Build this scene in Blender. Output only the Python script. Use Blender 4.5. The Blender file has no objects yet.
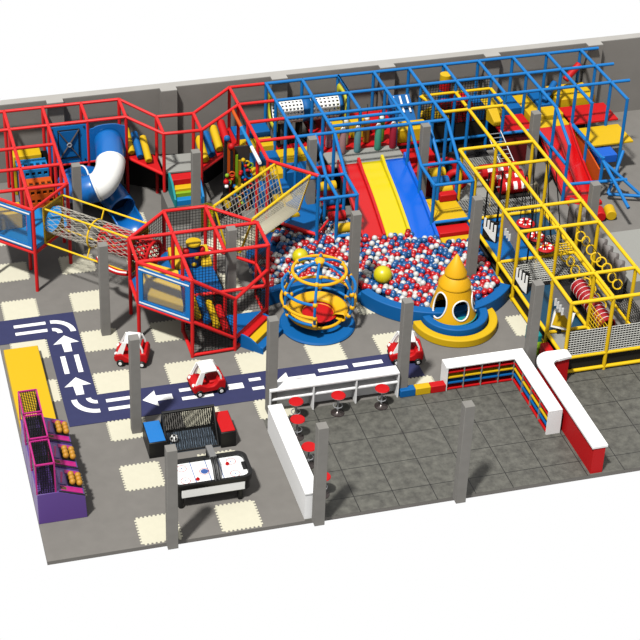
import bpy, bmesh, math, random
from mathutils import Vector, Matrix
R = random.Random(7)
PI = math.pi
sc = bpy.context.scene
COL = sc.collection

# ---------------------------------------------------------------- materials
def lin(c):
    c /= 255.0
    return c / 12.92 if c <= 0.04045 else ((c + 0.055) / 1.055) ** 2.4
LIT = 3.85
MATS = {}
def mat(name, rgb, rough=0.55, spec=0.25, k=None, metal=0.0, noise=0.0, nscale=6.0, bump=0.0):
    if name in MATS: return MATS[name]
    m = bpy.data.materials.new(name); m.use_nodes = True
    nt = m.node_tree; b = nt.nodes['Principled BSDF']
    kk = k or LIT
    c = tuple(min(0.9, lin(v) / kk) for v in rgb)
    b.inputs['Base Color'].default_value = (*c, 1)
    b.inputs['Roughness'].default_value = rough
    b.inputs['Specular IOR Level'].default_value = spec
    b.inputs['Metallic'].default_value = metal
    if noise or bump:
        tc = nt.nodes.new('ShaderNodeTexCoord'); n = nt.nodes.new('ShaderNodeTexNoise')
        n.inputs['Scale'].default_value = nscale; n.inputs['Detail'].default_value = 5
        nt.links.new(tc.outputs['Object'], n.inputs['Vector'])
        if noise:
            r = nt.nodes.new('ShaderNodeValToRGB')
            r.color_ramp.elements[0].position = .3; r.color_ramp.elements[1].position = .7
            r.color_ramp.elements[0].color = (*[v * (1 - noise) for v in c], 1)
            r.color_ramp.elements[1].color = (*[v * (1 + noise) for v in c], 1)
            nt.links.new(n.outputs['Fac'], r.inputs['Fac']); nt.links.new(r.outputs['Color'], b.inputs['Base Color'])
        if bump:
            bp = nt.nodes.new('ShaderNodeBump'); bp.inputs['Strength'].default_value = bump
            bp.inputs['Distance'].default_value = .02
            nt.links.new(n.outputs['Fac'], bp.inputs['Height']); nt.links.new(bp.outputs['Normal'], b.inputs['Normal'])
    MATS[name] = m
    return m
red = mat('red paint', (232, 32, 34), .5, .18, 2.9)
blue = mat('blue paint', (12, 122, 200), .5, .18, 2.9)
yellow = mat('yellow paint', (250, 205, 20), .5, .18, 2.9)
redv = mat('red vinyl', (232, 14, 22), .6, .15)
bluev = mat('blue vinyl', (0, 114, 194), .6, .15)
brightb = mat('bright blue vinyl', (20, 150, 228), .6, .15)
yelv = mat('yellow vinyl', (255, 208, 20), .6, .15)
orav = mat('orange vinyl', (240, 100, 15), .6, .15)
grnv = mat('green vinyl', (160, 205, 30), .6, .15)
tealv = mat('teal vinyl', (25, 165, 170), .6, .15)
greyv = mat('grey vinyl', (178, 178, 172), .6, .2)
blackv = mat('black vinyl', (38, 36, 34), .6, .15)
black = mat('black plastic', (24, 24, 24), .45, .25)
netb = mat('black netting', (20, 20, 20), .8, .1)
netw = mat('white rope', (180, 175, 164), .8, .1, 2.8)
netc = mat('cream mesh', (225, 218, 192), .8, .1, 2.6)
white = mat('white plastic', (255, 255, 252), .4, .3, 2.7)
whitel = mat('white laminate', (255, 255, 255), .45, .2, 2.7)
slr = mat('glossy red slide', (236, 10, 18), .18, .5)
sly = mat('glossy yellow slide', (255, 232, 0), .18, .5)
slb = mat('glossy blue slide', (0, 112, 245), .18, .5)
tubeb = mat('blue tube plastic', (18, 122, 214), .3, .4)
concrete = mat('grey concrete', (162, 159, 154), .8, .1, noise=.06, nscale=3, bump=.15)
wallm = mat('grey wall plaster', (166, 161, 155), .85, .1, noise=.05, nscale=1.2)
floorm = mat('grey foam mat floor', (146, 142, 137), .8, .12, noise=.05, nscale=2.5)
cream = mat('cream foam', (252, 247, 222), .8, .12, noise=.02, nscale=5)
navy = mat('navy road vinyl', (62, 66, 112), .7, .15, noise=.05, nscale=4)
paint = mat('white road paint', (255, 255, 255), .7, .1, 2.7)
metal = mat('brushed steel', (190, 192, 195), .3, .5, 2.2, metal=.6)
darkm = mat('dark rubber', (30, 32, 36), .7, .15)
brown = mat('brown board', (175, 165, 140), .6, .2)
mustard = mat('mustard panel', (190, 150, 20), .5, .2)
orange = mat('orange yellow plastic', (250, 188, 14), .5, .2, 3.0)
magenta = mat('magenta panel', (225, 30, 150), .4, .3)
purple = mat('purple panel', (120, 85, 175), .4, .3)
ballr = mat('red ball plastic', (225, 22, 32), .35, .35)
ballb = mat('blue ball plastic', (28, 105, 175), .35, .35)
ballw = mat('white ball plastic', (245, 245, 242), .35, .35)
bally = mat('yellow ball plastic', (250, 235, 10), .35, .35)
rink = mat('white rink surface', (250, 252, 252), .2, .4, 2.7)
limey = mat('lemon panel', (240, 235, 60), .5, .2)
greyg = mat('grey panel', (160, 160, 160), .4, .3)

# dark stone tiles
tilem = bpy.data.materials.new('dark stone tiles'); tilem.use_nodes = True
def _tile():
    nt = tilem.node_tree; b = nt.nodes['Principled BSDF']
    b.inputs['Roughness'].default_value = .5; b.inputs['Specular IOR Level'].default_value = .25
    tc = nt.nodes.new('ShaderNodeTexCoord'); mp = nt.nodes.new('ShaderNodeMapping')
    mp.inputs['Location'].default_value = (-.84, .22, 0)
    br = nt.nodes.new('ShaderNodeTexBrick'); br.offset = 0; br.squash = 1
    br.inputs['Scale'].default_value = 1; br.inputs['Brick Width'].default_value = 1.1
    br.inputs['Row Height'].default_value = 1.15; br.inputs['Mortar Size'].default_value = .012
    br.inputs['Mortar Smooth'].default_value = .1
    nz = nt.nodes.new('ShaderNodeTexNoise'); nz.inputs['Scale'].default_value = 4; nz.inputs['Detail'].default_value = 8
    nz.inputs['Roughness'].default_value = .65
    rp = nt.nodes.new('ShaderNodeValToRGB')
    rp.color_ramp.elements[0].position = .32; rp.color_ramp.elements[1].position = .72
    a = [lin(v) / LIT for v in (88, 87, 82)]; c = [lin(v) / LIT for v in (134, 133, 124)]
    rp.color_ramp.elements[0].color = (*a, 1); rp.color_ramp.elements[1].color = (*c, 1)
    L = nt.links
    L.new(tc.outputs['Object'], mp.inputs['Vector']); L.new(mp.outputs['Vector'], br.inputs['Vector'])
    L.new(tc.outputs['Object'], nz.inputs['Vector']); L.new(nz.outputs['Fac'], rp.inputs['Fac'])
    L.new(rp.outputs['Color'], br.inputs['Color1']); L.new(rp.outputs['Color'], br.inputs['Color2'])
    br.inputs['Mortar'].default_value = (.006, .006, .006, 1)
    L.new(br.outputs['Color'], b.inputs['Base Color'])
_tile()

# ---------------------------------------------------------------- mesh builder
def V(*a): return Vector(a)
class M:
    def __init__(s): s.v = []; s.f = []
    def add(s, vs, fs):
        o = len(s.v); s.v += [Vector(p) for p in vs]; s.f += [[i + o for i in f] for f in fs]; return s
    def bx(s, x0, x1, y0, y1, z0, z1):
        vs = [(x, y, z) for z in (z0, z1) for y in (y0, y1) for x in (x0, x1)]
        return s.add(vs, [(0, 2, 3, 1), (4, 5, 7, 6), (0, 1, 5, 4), (2, 6, 7, 3), (0, 4, 6, 2), (1, 3, 7, 5)])
    def hexa(s, b, t):          # bottom 4 points, top 4 points (same order)
        return s.add(list(b) + list(t), [(3, 2, 1, 0), (4, 5, 6, 7)] + [(i, (i + 1) % 4, (i + 1) % 4 + 4, i + 4) for i in range(4)])
    def bar(s, p, q, w, h=None):    # rectangular bar
        p = Vector(p); q = Vector(q); h = h or w
        d = (q - p).normalized(); up = V(0, 0, 1) if abs(d.z) < .95 else V(0, 1, 0)
        a = d.cross(up).normalized() * w / 2; b = a.cross(d).normalized() * h / 2
        return s.hexa([p - a - b, p + a - b, p + a + b, p - a + b], [q - a - b, q + a - b, q + a + b, q - a + b])
    def tube(s, p, q, r, n=8, r2=None, cap=True): return s.path([p, q], r, n, cap=cap, r2=r2)
    def path(s, pts, r, n=8, closed=False, cap=True, r2=None):
        pts = [Vector(p) for p in pts]; m = len(pts); rings = []
        prev = None
        for i, p in enumerate(pts):
            if closed: t = (pts[(i + 1) % m] - pts[i - 1])
            else: t = pts[min(i + 1, m - 1)] - pts[max(i - 1, 0)]
            t.normalize()
            if prev is None:
                up = V(0, 0, 1) if abs(t.z) < .9 else V(1, 0, 0)
                a = t.cross(up).normalized()
            else:
                a = (prev - t * prev.dot(t)).normalized()
            prev = a; b = t.cross(a)
            rr = r if r2 is None else r + (r2 - r) * i / (m - 1)
            rings.append([p + (a * math.cos(2 * PI * k / n) + b * math.sin(2 * PI * k / n)) * rr for k in range(n)])
        vs = [x for g in rings for x in g]; fs = []
        for i in range(m if closed else m - 1):
            j = (i + 1) % m
            for k in range(n):
                l = (k + 1) % n; fs.append((i * n + k, i * n + l, j * n + l, j * n + k))
        if not closed and cap: fs += [tuple(range(n - 1, -1, -1)), tuple(range((m - 1) * n, m * n))]
        return s.add(vs, fs)
    def lathe(s, prof, cx=0, cy=0, n=32, a0=0, a1=2 * PI):
        full = abs(a1 - a0 - 2 * PI) < 1e-6; c = n if full else n + 1; m = len(prof)
        vs = [(cx + r * math.cos(a0 + (a1 - a0) * i / n), cy + r * math.sin(a0 + (a1 - a0) * i / n), z) for i in range(c) for r, z in prof]
        fs = []
        for i in range(n):
            j = (i + 1) % c
            for k in range(m - 1): fs.append((i * m + k, j * m + k, j * m + k + 1, i * m + k + 1))
        return s.add(vs, fs)
    def arcblock(s, cx, cy, r0, r1, z0, z1, a0, a1, n=40):   # closed block along an arc
        vs = []; fs = []
        for i in range(n + 1):
            a = a0 + (a1 - a0) * i / n
            for r, z in ((r0, z0), (r1, z0), (r1, z1), (r0, z1)): vs.append((cx + r * math.cos(a), cy + r * math.sin(a), z))
        for i in range(n):
            for k in range(4): fs.append((i * 4 + k, (i + 1) * 4 + k, (i + 1) * 4 + (k + 1) % 4, i * 4 + (k + 1) % 4))
        fs += [(3, 2, 1, 0), (n * 4, n * 4 + 1, n * 4 + 2, n * 4 + 3)]
        return s.add(vs, fs)
    def ribbon(s, pts, w, z0, z1):    # wall of width w following a polyline
        pts = [Vector((p[0], p[1], 0)) for p in pts]; vs = []; fs = []; m = len(pts)
        for i, p in enumerate(pts):
            t = (pts[min(i + 1, m - 1)] - pts[max(i - 1, 0)]).normalized(); a = V(-t.y, t.x, 0) * w / 2
            for q, z in ((p - a, z0), (p + a, z0), (p + a, z1), (p - a, z1)): vs.append((q.x, q.y, z))
        for i in range(m - 1):
            for k in range(4): fs.append((i * 4 + k, i * 4 + (k + 1) % 4, (i + 1) * 4 + (k + 1) % 4, (i + 1) * 4 + k))
        fs += [(0, 1, 2, 3), ((m - 1) * 4 + 3, (m - 1) * 4 + 2, (m - 1) * 4 + 1, (m - 1) * 4)]
        return s.add(vs, fs)
    def prism(s, poly, z0, z1):
        n = len(poly)
        vs = [(p[0], p[1], z0) for p in poly] + [(p[0], p[1], z1) for p in poly]
        return s.add(vs, [tuple(range(n - 1, -1, -1)), tuple(range(n, 2 * n))] + [(i, (i + 1) % n, (i + 1) % n + n, i + n) for i in range(n)])
    def slab(s, o, u, v, poly, d):    # 2D polygon in plane o,u,v extruded along u x v by d
        o = Vector(o); u = Vector(u).normalized(); v = Vector(v).normalized(); w = u.cross(v) * d; n = len(poly)
        a = [o + u * p[0] + v * p[1] for p in poly]
        return s.add(a + [p + w for p in a], [tuple(range(n - 1, -1, -1)), tuple(range(n, 2 * n))] + [(i, (i + 1) % n, (i + 1) % n + n, i + n) for i in range(n)])
    def ball(s, c, r, n=12, m=8, sx=1, sy=1, sz=1):
        vs = [(c[0], c[1], c[2] - r * sz)]
        for j in range(1, m):
            t = PI * j / m - PI / 2
            for i in range(n): vs.append((c[0] + r * sx * math.cos(t) * math.cos(2 * PI * i / n), c[1] + r * sy * math.cos(t) * math.sin(2 * PI * i / n), c[2] + r * sz * math.sin(t)))
        vs.append((c[0], c[1], c[2] + r * sz)); top = len(vs) - 1; fs = []
        for i in range(n):
            k = (i + 1) % n
            fs.append((0, 1 + k, 1 + i)); fs.append((top, 1 + (m - 2) * n + i, 1 + (m - 2) * n + k))
            for j in range(m - 2): fs.append((1 + j * n + i, 1 + j * n + k, 1 + (j + 1) * n + k, 1 + (j + 1) * n + i))
        return s.add(vs, fs)
    def torus(s, c, Rr, r, n=32, m=8, axis=(0, 0, 1), a0=0, a1=2 * PI):
        ax = Vector(axis).normalized(); u = ax.cross(V(0, 0, 1) if abs(ax.z) < .9 else V(1, 0, 0)).normalized(); v = ax.cross(u)
        full = abs(a1 - a0 - 2 * PI) < 1e-6; c = Vector(c)
        k = n if full else n + 1
        return s.path([c + (u * math.cos(a0 + (a1 - a0) * i / n) + v * math.sin(a0 + (a1 - a0) * i / n)) * Rr for i in range(k)], r, m, closed=full)
    def net(s, a, b, c, d, nu, nv, r):     # strands across the quad a-b-c-d
        a, b, c, d = map(Vector, (a, b, c, d))
        for i in range(nu + 1):
            t = i / nu; s.path([a.lerp(b, t), d.lerp(c, t)], r, 4, cap=False)
        for j in range(nv + 1):
            t = j / nv; s.path([a.lerp(d, t), b.lerp(c, t)], r, 4, cap=False)
        return s
    def xf(s, mx): s.v = [mx @ p for p in s.v]; return s
    def mesh(s, name, smooth=True):
        me = bpy.data.meshes.new(name); me.from_pydata([tuple(p) for p in s.v], [], s.f); me.update()
        bm = bmesh.new(); bm.from_mesh(me); bmesh.ops.recalc_face_normals(bm, faces=bm.faces); bm.to_mesh(me); bm.free()
        if smooth:
            me.polygons.foreach_set('use_smooth', [True] * len(me.polygons)); me.set_sharp_from_angle(angle=math.radians(42))
        return me
ORG = {}
def build(name, mb, m, parent=None, bevel=0, solid=0, label=None):
    o_ = ORG.get(parent.name, V(0, 0, 0)) if parent else V(0, 0, 0)
    if o_.length: mb.v = [p - o_ for p in mb.v]
    me = mb.mesh(name); me.materials.append(m)
    o = bpy.data.objects.new(name, me); COL.objects.link(o)
    if parent: o.parent = parent
    ORG[o.name] = o_
    if solid:
        md = o.modifiers.new('solid', 'SOLIDIFY'); md.thickness = solid; md.offset = 0
    if bevel:
        md = o.modifiers.new('bevel', 'BEVEL'); md.width = bevel; md.segments = 2; md.limit_method = 'ANGLE'; md.angle_limit = math.radians(40)
    if label: o['label'] = label
    return o
def thing(name, label, cat, loc=(0, 0, 0), group=None):
    o = bpy.data.objects.new(name, None); COL.objects.link(o); o.location = loc; o.empty_display_size = .1
    o['label'] = label; o['category'] = cat
    if group: o['group'] = group
    ORG[o.name] = Vector(loc)
    return o
def solo(name, mb, m, label, cat, group=None, bevel=0, solid=0):
    o = build(name, mb, m, None, bevel, solid); o['label'] = label; o['category'] = cat
    if group: o['group'] = group
    # put the origin at the base of the mesh
    vs = [v.co for v in o.data.vertices]
    c = V((min(v.x for v in vs) + max(v.x for v in vs)) / 2, (min(v.y for v in vs) + max(v.y for v in vs)) / 2, min(v.z for v in vs))
    o.data.transform(Matrix.Translation(-c)); o.location = c
    return o
def struct(name, mb, m, bevel=0):
    o = build(name, mb, m, None, bevel); o['kind'] = 'structure'; return o
def dup(root, loc, rotz=0, label=None, group=None):
    r = root.copy(); COL.objects.link(r); r.location = loc; r.rotation_euler = (0, 0, rotz)
    if label: r['label'] = label
    if group: r['group'] = group
    for ch in list(root.children):
        c = ch.copy(); COL.objects.link(c); c.parent = r
        for g in list(ch.children):
            d = g.copy(); COL.objects.link(d); d.parent = c
    return r

# ---------------------------------------------------------------- camera, light, world
cam = bpy.data.cameras.new('camera'); co = bpy.data.objects.new('camera', cam); COL.objects.link(co)
yw, pt, rl, F, CX, CY = 0.23178217, 0.54694318, 0.00198675, 1715.78, 211.243, 207.773
fw = V(math.sin(yw) * math.cos(pt), math.cos(yw) * math.cos(pt), -math.sin(pt))
rt = V(math.cos(yw), -math.sin(yw), 0); up = rt.cross(fw)
rt, up = rt * math.cos(rl) + up * math.sin(rl), up * math.cos(rl) - rt * math.sin(rl)
co.matrix_world = Matrix(((rt.x, up.x, -fw.x, -6.82794), (rt.y, up.y, -fw.y, -48.11871), (rt.z, up.z, -fw.z, 31.13795), (0, 0, 0, 1)))
cam.sensor_width = 36; cam.lens = F / 640 * 36
cam.shift_x = (320 - CX) / 640; cam.shift_y = -(320 - CY) / 640
cam.clip_end = 500
sc.camera = co
w = bpy.data.worlds.new('white studio surround'); sc.world = w; w.use_nodes = True
w.node_tree.nodes['Background'].inputs[0].default_value = (1, 1, 1, 1); w.node_tree.nodes['Background'].inputs[1].default_value = 1.0
def sun(name, d, e, ang, colr=(1, 1, 1)):
    l = bpy.data.lights.new(name, 'SUN'); l.energy = e; l.angle = math.radians(ang); l.color = colr
    o = bpy.data.objects.new(name, l); COL.objects.link(o)
    o.rotation_euler = Vector(d).to_track_quat('-Z', 'Y').to_euler(); o.location = (0, -5, 20)
sun('key sun', (.38, .36, -1.0), 10.6, 4, (1, .985, .95))
sc.view_settings.view_transform = 'Standard'; sc.view_settings.look = 'None'
sc.view_settings.exposure = 0; sc.view_settings.gamma = 1; sc.view_settings.use_curve_mapping = False

# ---------------------------------------------------------------- setting
YF = -14.65
struct('floor', M().bx(-3.3, 24, YF, 5.0, -.12, 0), floorm)
struct('floor_tiles', M().bx(3.68, 18.5, YF, -9.98, 0, .008), tilem)
struct('wall_back', M().bx(-3.3, 24, 5.0, 5.35, -.12, 3.1), wallm)
sunlitm = mat('sunlit wall top', (205, 202, 197), .8, .1, noise=.03, nscale=2)  # paler wall plaster, sunlight on wall and pilaster tops painted in
struct('trim_9', M().bx(-3.3, 24, 5.0, 5.35, 3.1, 3.13), sunlitm)  # thin slab added to carry the sunlit colour
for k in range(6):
    struct('trim_%d' % (k + 10), M().bx(4.06 * k - .24, 4.06 * k + .34, 4.74, 5.0, 3.1, 3.13), sunlitm)
for k in range(6):
    struct('trim_%d' % (k + 1), M().bx(4.06 * k - .24, 4.06 * k + .34, 4.74, 5.0, 0, 3.1), wallm)
CW = [('at the back behind the blue tube slide', 0, 0), ('standing at the foot of the striped foam steps', 1, 0), ('standing inside the blue frame left of the hanging bags', 2, 0),
      ('standing right of the blue wave slide', 3, 0), ('standing at the top corner of the right-hand red slide', 4, 0),
      ('standing under the rope tunnel bridge', 0, 1), ('rising through the netted red octagon tower', 1, 1), ('standing at the ball pit wall behind the climbing globe', 2, 1),
      ('standing in the ball pit beside the yellow cage', 3, 1), ('standing at the foot of the right-hand red slide', 4, 1),
      ('standing between the soccer goal and the leftmost toy car', 0, 2), ('standing at the left end of the white bar with three stools', 1, 2),
      ('standing in front of the toy car by the cone house', 2, 2), ('standing between the yellow cage and the white book shelf', 3, 2),
      ('standing at the front edge beside the air hockey table', 0, 3), ('standing at the front end of the white side counter', 1, 3), ('standing alone on the dark tile floor at the front edge', 2, 3)]
for txt, i, j in CW:
    x, y = 4 * i, -4.93 * j
    solo('column', M().bx(x - .14, x + .14, y - .14, y + .14, 0, 3.3), concrete, 'square grey concrete column ' + txt, 'column', 'grey columns of the hall', bevel=.008)

# cream foam mats with toothed edges
def toothed(x0, x1, y0, y1):
    P = []; t = .052
    def edge(a, b, nx, ny):
        n = 9
        for i in range(n):
            for s_, off in ((i + .0, 0), (i + .35, 0), (i + .45, 1), (i + .9, 1)):
                q = s_ / n
                P.append((a[0] + (b[0] - a[0]) * q + nx * t * off, a[1] + (b[1] - a[1]) * q + ny * t * off))
    edge((x0, y0), (x1, y0), 0, -1); edge((x1, y0), (x1, y1), 1, 0); edge((x1, y1), (x0, y1), 0, 1); edge((x0, y1), (x0, y0), -1, 0)
    return P
matspots = []
for i in range(8):
    for j in range(9):
        x0 = -2.97 + 2.2 * i; y1 = 4.1 - 2.205 * j
        if j in (0,): continue
        if x0 > 4.5 and j < 4: continue
        if x0 > 7 and j == 4 and i != 5: continue
        if i == 6 and j in (4, 5): continue
        if x0 > 3 and j >= 7: continue
        if x0 > 9 and j >= 6: continue
        if i in (0,) and j in (6, 8): continue
        if i == 1 and j == 1: continue
        if i == 4 and j in (4, 6): continue
        if j == 3 and i == 0: y1 -= 0
        matspots.append((x0, y1))
for x0, y1 in matspots:
    x1, y0 = x0 + 1.07, y1 - 1.03
    if abs(y1 + 9.13) < .05: y1 = -9.29
    if abs(y1 + 9.29) < .01 and x0 > 7.5: y0 = -9.92
    solo('foam_mat', M().prism(toothed(x0 + .025, x1, y0, y1 - .025), 0.001, .012), cream, 'square cream foam floor mat with toothed edges let into the grey floor', 'foam mat', 'cream foam mats')

# road mat
rd = thing('road_mat', 'navy blue play road mat with white arrows and lane dashes', 'road mat', (0, -6, 0))
pl = [(-3.3, -3.56), (-.81, -3.56), (-.81, -7.95), (8.95, -7.95), (8.95, -9.27), (-1.84, -9.27), (-1.84, -4.82), (-3.3, -4.82)]
build('road_surface', M().prism(pl, .002, .016), navy, rd)
def mark(nm, poly): build(nm, M().prism(poly, .016, .021), paint, rd)
def arrow_up(x, y): mark('arrow', [(x + px, y + py) for px, py in ((0, 0), (-.4, -.42), (-.14, -.42), (-.12, -.87), (.12, -.87), (.13, -.42), (.4, -.42))])
arrow_up(-1.29, -4.77); arrow_up(-1.29, -6.98)
def arrow_left(x, y, l=.9, s=1.0): mark('arrow', [(x, y), (x + .42 * s, y + .38 * s), (x + .42 * s, y + .13 * s), (x + l, y + .12 * s), (x + l, y - .12 * s), (x + .42 * s, y - .13 * s), (x + .42 * s, y - .38 * s)])
arrow_left(.45, -8.53); arrow_left(4.5, -8.55, 1.25, 1.0)
arrow_left(2.95, -8.5, .0001, .7) if False else None
def dash(x0, x1, y0, y1): mark('lane_dash', [(x0, y0), (x1, y0), (x1, y1), (x0, y1)])
dash(-1.58, -1.43, -6.75, -5.85); dash(-1.16, -1.01, -6.75, -5.85)
for a, b in ((-.6, .28), (1.6, 2.55), (5.9, 6.82)):
    dash(a, b, -8.39, -8.24); dash(a, b, -8.80, -8.65)
dash(7.0, 7.93, -8.38, -8.2); dash(3.05, 3.52, -8.62, -8.36); dash(3.74, 4.1, -8.36, -8.22); dash(3.74, 4.1, -8.8, -8.66)
dash(-2.75, -1.75, -4.05, -3.9); dash(-2.75, -1.75, -4.45, -4.3)
def arcmark(cx, cy, r0, r1, a0, a1):
    n = 10; P = [(cx + r1 * math.cos(a0 + (a1 - a0) * i / n), cy + r1 * math.sin(a0 + (a1 - a0) * i / n)) for i in range(n + 1)]
    P += [(cx + r0 * math.cos(a1 + (a0 - a1) * i / n), cy + r0 * math.sin(a1 + (a0 - a1) * i / n)) for i in range(n + 1)]
    mark('lane_curve', P)
arcmark(-.85, -8.06, .58, .75, PI, 1.5 * PI); arcmark(-.85, -8.06, .16, .31, PI, 1.5 * PI)
arcmark(-1.6, -4.6, .55, .72, 0.0, PI / 2); arcmark(-1.6, -4.6, .14, .3, 0.0, PI / 2)

# ---------------------------------------------------------------- helpers for frames
Gx = {0: -1.76, 1: -.42, 2: .93, 3: 2.28, 30: 3.30, 4: 4.60, 5: 6.28, 6: 7.63, 7: 8.97, 8: 10.31, 9: 11.66, 10: 13.0, 11: 14.33, 12: 15.67, 13: 17.02, 14: 18.36, 15: 19.7}
Gy = {0: 4.64, 1: 3.30, 2: 1.95, 3: .61, 4: -.73, 5: -2.08, 6: -3.42, 7: -4.77, 8: -6.11, 9: -7.46, 10: -8.80, 11: -10.15}
RT = .06
def frame(root, m, posts=(), rails=(), r=RT):
    for p in posts:
        x, y, z1 = p[:3]; z0 = p[3] if len(p) > 3 else 0
        build('post', M().tube((x, y, z0), (x, y, z1 + r * .6), r, 10), m, root)
    for pts in rails:
        build('rail', M().path(pts, r, 10), m, root)
def foam(name, mb, m, label, cat='foam block', group=None, bevel=.03):
    return solo(name, mb, m, label, cat, group, bevel=bevel)
def ln(*p): return [tuple(q) for q in p]
# ================================================================ LEFT RED FRAME
Z = 3.05
rf = thing('red_play_frame', 'red tubular play frame with gangways along the left part of the wall', 'play frame', (2, 3, 0))
P1 = [(-1.76, 4.64), (-.42, 4.64), (.93, 4.64), (2.28, 4.64), (-1.76, 3.3), (-.42, 3.3), (.93, 3.3), (2.28, 3.3), (-.42, 1.95), (-1.76, .6), (-.42, .6),
      (-.42, -.75), (-1.76, -.8), (-1.73, -2.11), (-2.95, -.9), (3.3, 3.07), (3.3, 1.82, .78), (4.6, 3.02), (4.6, 1.78, .78), (6.28, 4.64), (6.28, 3.3), (6.28, 1.95), (6.28, .61), (6.28, -.73)]
frame(rf, red, [(p[0], p[1], Z, p[2] if len(p) > 2 else 0) for p in P1], [
    ln((-3.1, 4.64, Z), (2.28, 4.64, Z), (3.3, 3.07, Z), (4.6, 3.02, Z), (6.28, 4.64, Z), (7.55, 4.64, Z)),
    ln((-3.1, 3.3, Z), (2.28, 3.3, Z), (3.3, 1.82, Z), (4.6, 1.78, Z), (6.28, 3.3, Z), (7.55, 3.3, Z)),
    ln((-3.1, 1.95, Z), (-.42, 1.95, Z)), ln((-3.1, .56, Z), (-.42, .56, Z)), ln((-3.1, -.75, Z), (-.42, -.75, Z)),
    ln((6.28, 1.95, Z), (7.55, 1.95, Z)), ln((6.28, .61, Z), (7.55, .61, Z)),
    ln((-1.76, 4.64, Z), (-1.73, -2.11, Z)), ln((-.42, 4.64, Z), (-.42, -.75, Z), (-1.73, -2.11, Z), (-2.95, -.9, Z)),
    ln((.93, 4.64, Z), (.93, 3.3, Z)), ln((2.28, 4.64, Z), (2.28, 3.3, Z)), ln((3.3, 3.07, Z), (3.3, 1.82, Z)), ln((4.6, 3.02, Z), (4.6, 1.78, Z)),
    ln((6.28, 4.64, Z), (6.28, -.73, Z), (7.63, -2.08, Z)),
    ln((2.28, 3.3, 1.45), (3.3, 1.82, 1.45)), ln((4.6, 1.78, 1.45), (6.28, 3.3, 1.45)), ln((.93, 3.3, 1.45), (2.28, 3.3, 1.45)),
    ln((-.42, -.75, 1.45), (-1.73, -2.11, 1.45), (-2.95, -.9, 1.45)), ln((-.42, 3.3, 1.45), (.93, 3.3, 1.45)), ln((6.28, -.73, .8), (7.63, -2.08, .8))])
def deck(root, poly, z, m, t=.08, bev=.015): return build('deck', M().prism(poly, z - t, z), m, root, bevel=bev)
deck(rf, [(2.3, 4.64), (2.3, 3.36), (3.26, 1.9), (3.26, 3.07)], 1.5, redv)
deck(rf, [(4.62, 3.02), (4.62, 1.86), (6.28, 3.36), (6.28, 4.6)], 1.5, redv)
deck(rf, [(3.34, 3.04), (3.34, 1.86), (4.56, 1.82), (4.56, 2.99)], 1.52, greyv)
deck(rf, [(-.38, 4.6), (-.38, 3.36), (2.24, 3.36), (2.24, 4.6)], 1.5, brightb)
deck(rf, [(-1.72, .55), (-2.9, .55), (-2.9, -.86), (-1.74, -2.05), (-.47, -.75), (-.47, .55)], 1.5, brightb)
# dark skirts under the gangways
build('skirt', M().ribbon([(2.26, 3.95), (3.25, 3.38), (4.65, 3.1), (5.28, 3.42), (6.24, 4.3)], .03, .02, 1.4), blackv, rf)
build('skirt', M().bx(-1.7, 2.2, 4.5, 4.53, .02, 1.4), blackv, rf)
# seams of the landing pad
build('pad_seam', M().path([(3.36, 2.4, 1.525), (3.95, 2.42, 1.525), (4.55, 2.4, 1.525)], .008, 4).path([(3.36, 1.95, 1.525), (3.95, 2.42, 1.525), (3.8, 2.98, 1.525)], .008, 4), greyg, rf)
# board with crossed straps
xp = build('strap_panel', M().bx(-.38, .9, 3.26, 3.32, 1.5, 2.97), blue, rf, bevel=.012)
build('recess_frame', M().bar((-.13, 3.235, 1.72), (.64, 3.235, 1.72), .03).bar((-.13, 3.235, 2.82), (.64, 3.235, 2.82), .03).bar((-.11, 3.235, 1.72), (-.11, 3.235, 2.82), .03).bar((.62, 3.235, 1.72), (.62, 3.235, 2.82), .03), darkm, xp)
build('cushion', M().bx(-.08, .59, 3.22, 3.27, 1.76, 2.79), bluev, xp, bevel=.02)
for a, b in (((-.1, 2.82), (.26, 2.27)), ((.61, 2.82), (.26, 2.27)), ((-.1, 1.72), (.26, 2.27)), ((.61, 1.72), (.26, 2.27))):
    build('strap', M().bar((a[0], 3.2, a[1]), (b[0], 3.18, b[1]), .075, .02), mat('grey webbing', (112, 100, 92), .8, .1), xp)
build('strap_ring', M().torus((.26, 3.16, 2.27), .07, .025, 16, 6, (0, 1, 0)), metal, xp)
for x in (-.3, .8):
    for z in (1.6, 2.88): build('bolt_cap', M().ball((x, 3.25, z), .035, 8, 6), darkm, xp)
# window panels of the corner bay
def window_panel(root, a, b, z0, z1):
    a = V(*a, 0); b = V(*b, 0); u = (b - a).normalized(); L = (b - a).length; n = V(u.y, -u.x, 0)
    mb = M(); wd = .16
    for (s0, s1, t0, t1) in ((0, L, z0, z0 + wd), (0, L, z1 - wd, z1), (0, wd, z0 + wd, z1 - wd), (L - wd, L, z0 + wd, z1 - wd)):
        mb.slab(a + u * s0 + V(0, 0, t0), u, (0, 0, 1), [(0, 0), (s1 - s0, 0), (s1 - s0, t1 - t0), (0, t1 - t0)], .05)
    w_ = build('window_panel', mb, blue, root)
    for t in (z0 + .05, z1 - .09):
        build('white_stripe', M().slab(a + V(0, 0, t) + n * .05, u, (0, 0, 1), [(0.03, 0), (L - .03, 0), (L - .03, .045), (0.03, .045)], .012), white, w_)
    build('window_pane', M().slab(a + V(0, 0, z0 + wd) + n * .01, u, (0, 0, 1), [(wd, 0), (L - wd, 0), (L - wd, z1 - z0 - 2 * wd), (wd, z1 - z0 - 2 * wd)], .012), paneM, w_)
    return w_
paneM = bpy.data.materials.new('tinted window pane'); paneM.use_nodes = True
_b = paneM.node_tree.nodes['Principled BSDF']; _b.inputs['Base Color'].default_value = (.03, .09, .2, 1); _b.inputs['Roughness'].default_value = .5; _b.inputs['Specular IOR Level'].default_value = .1
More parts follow.
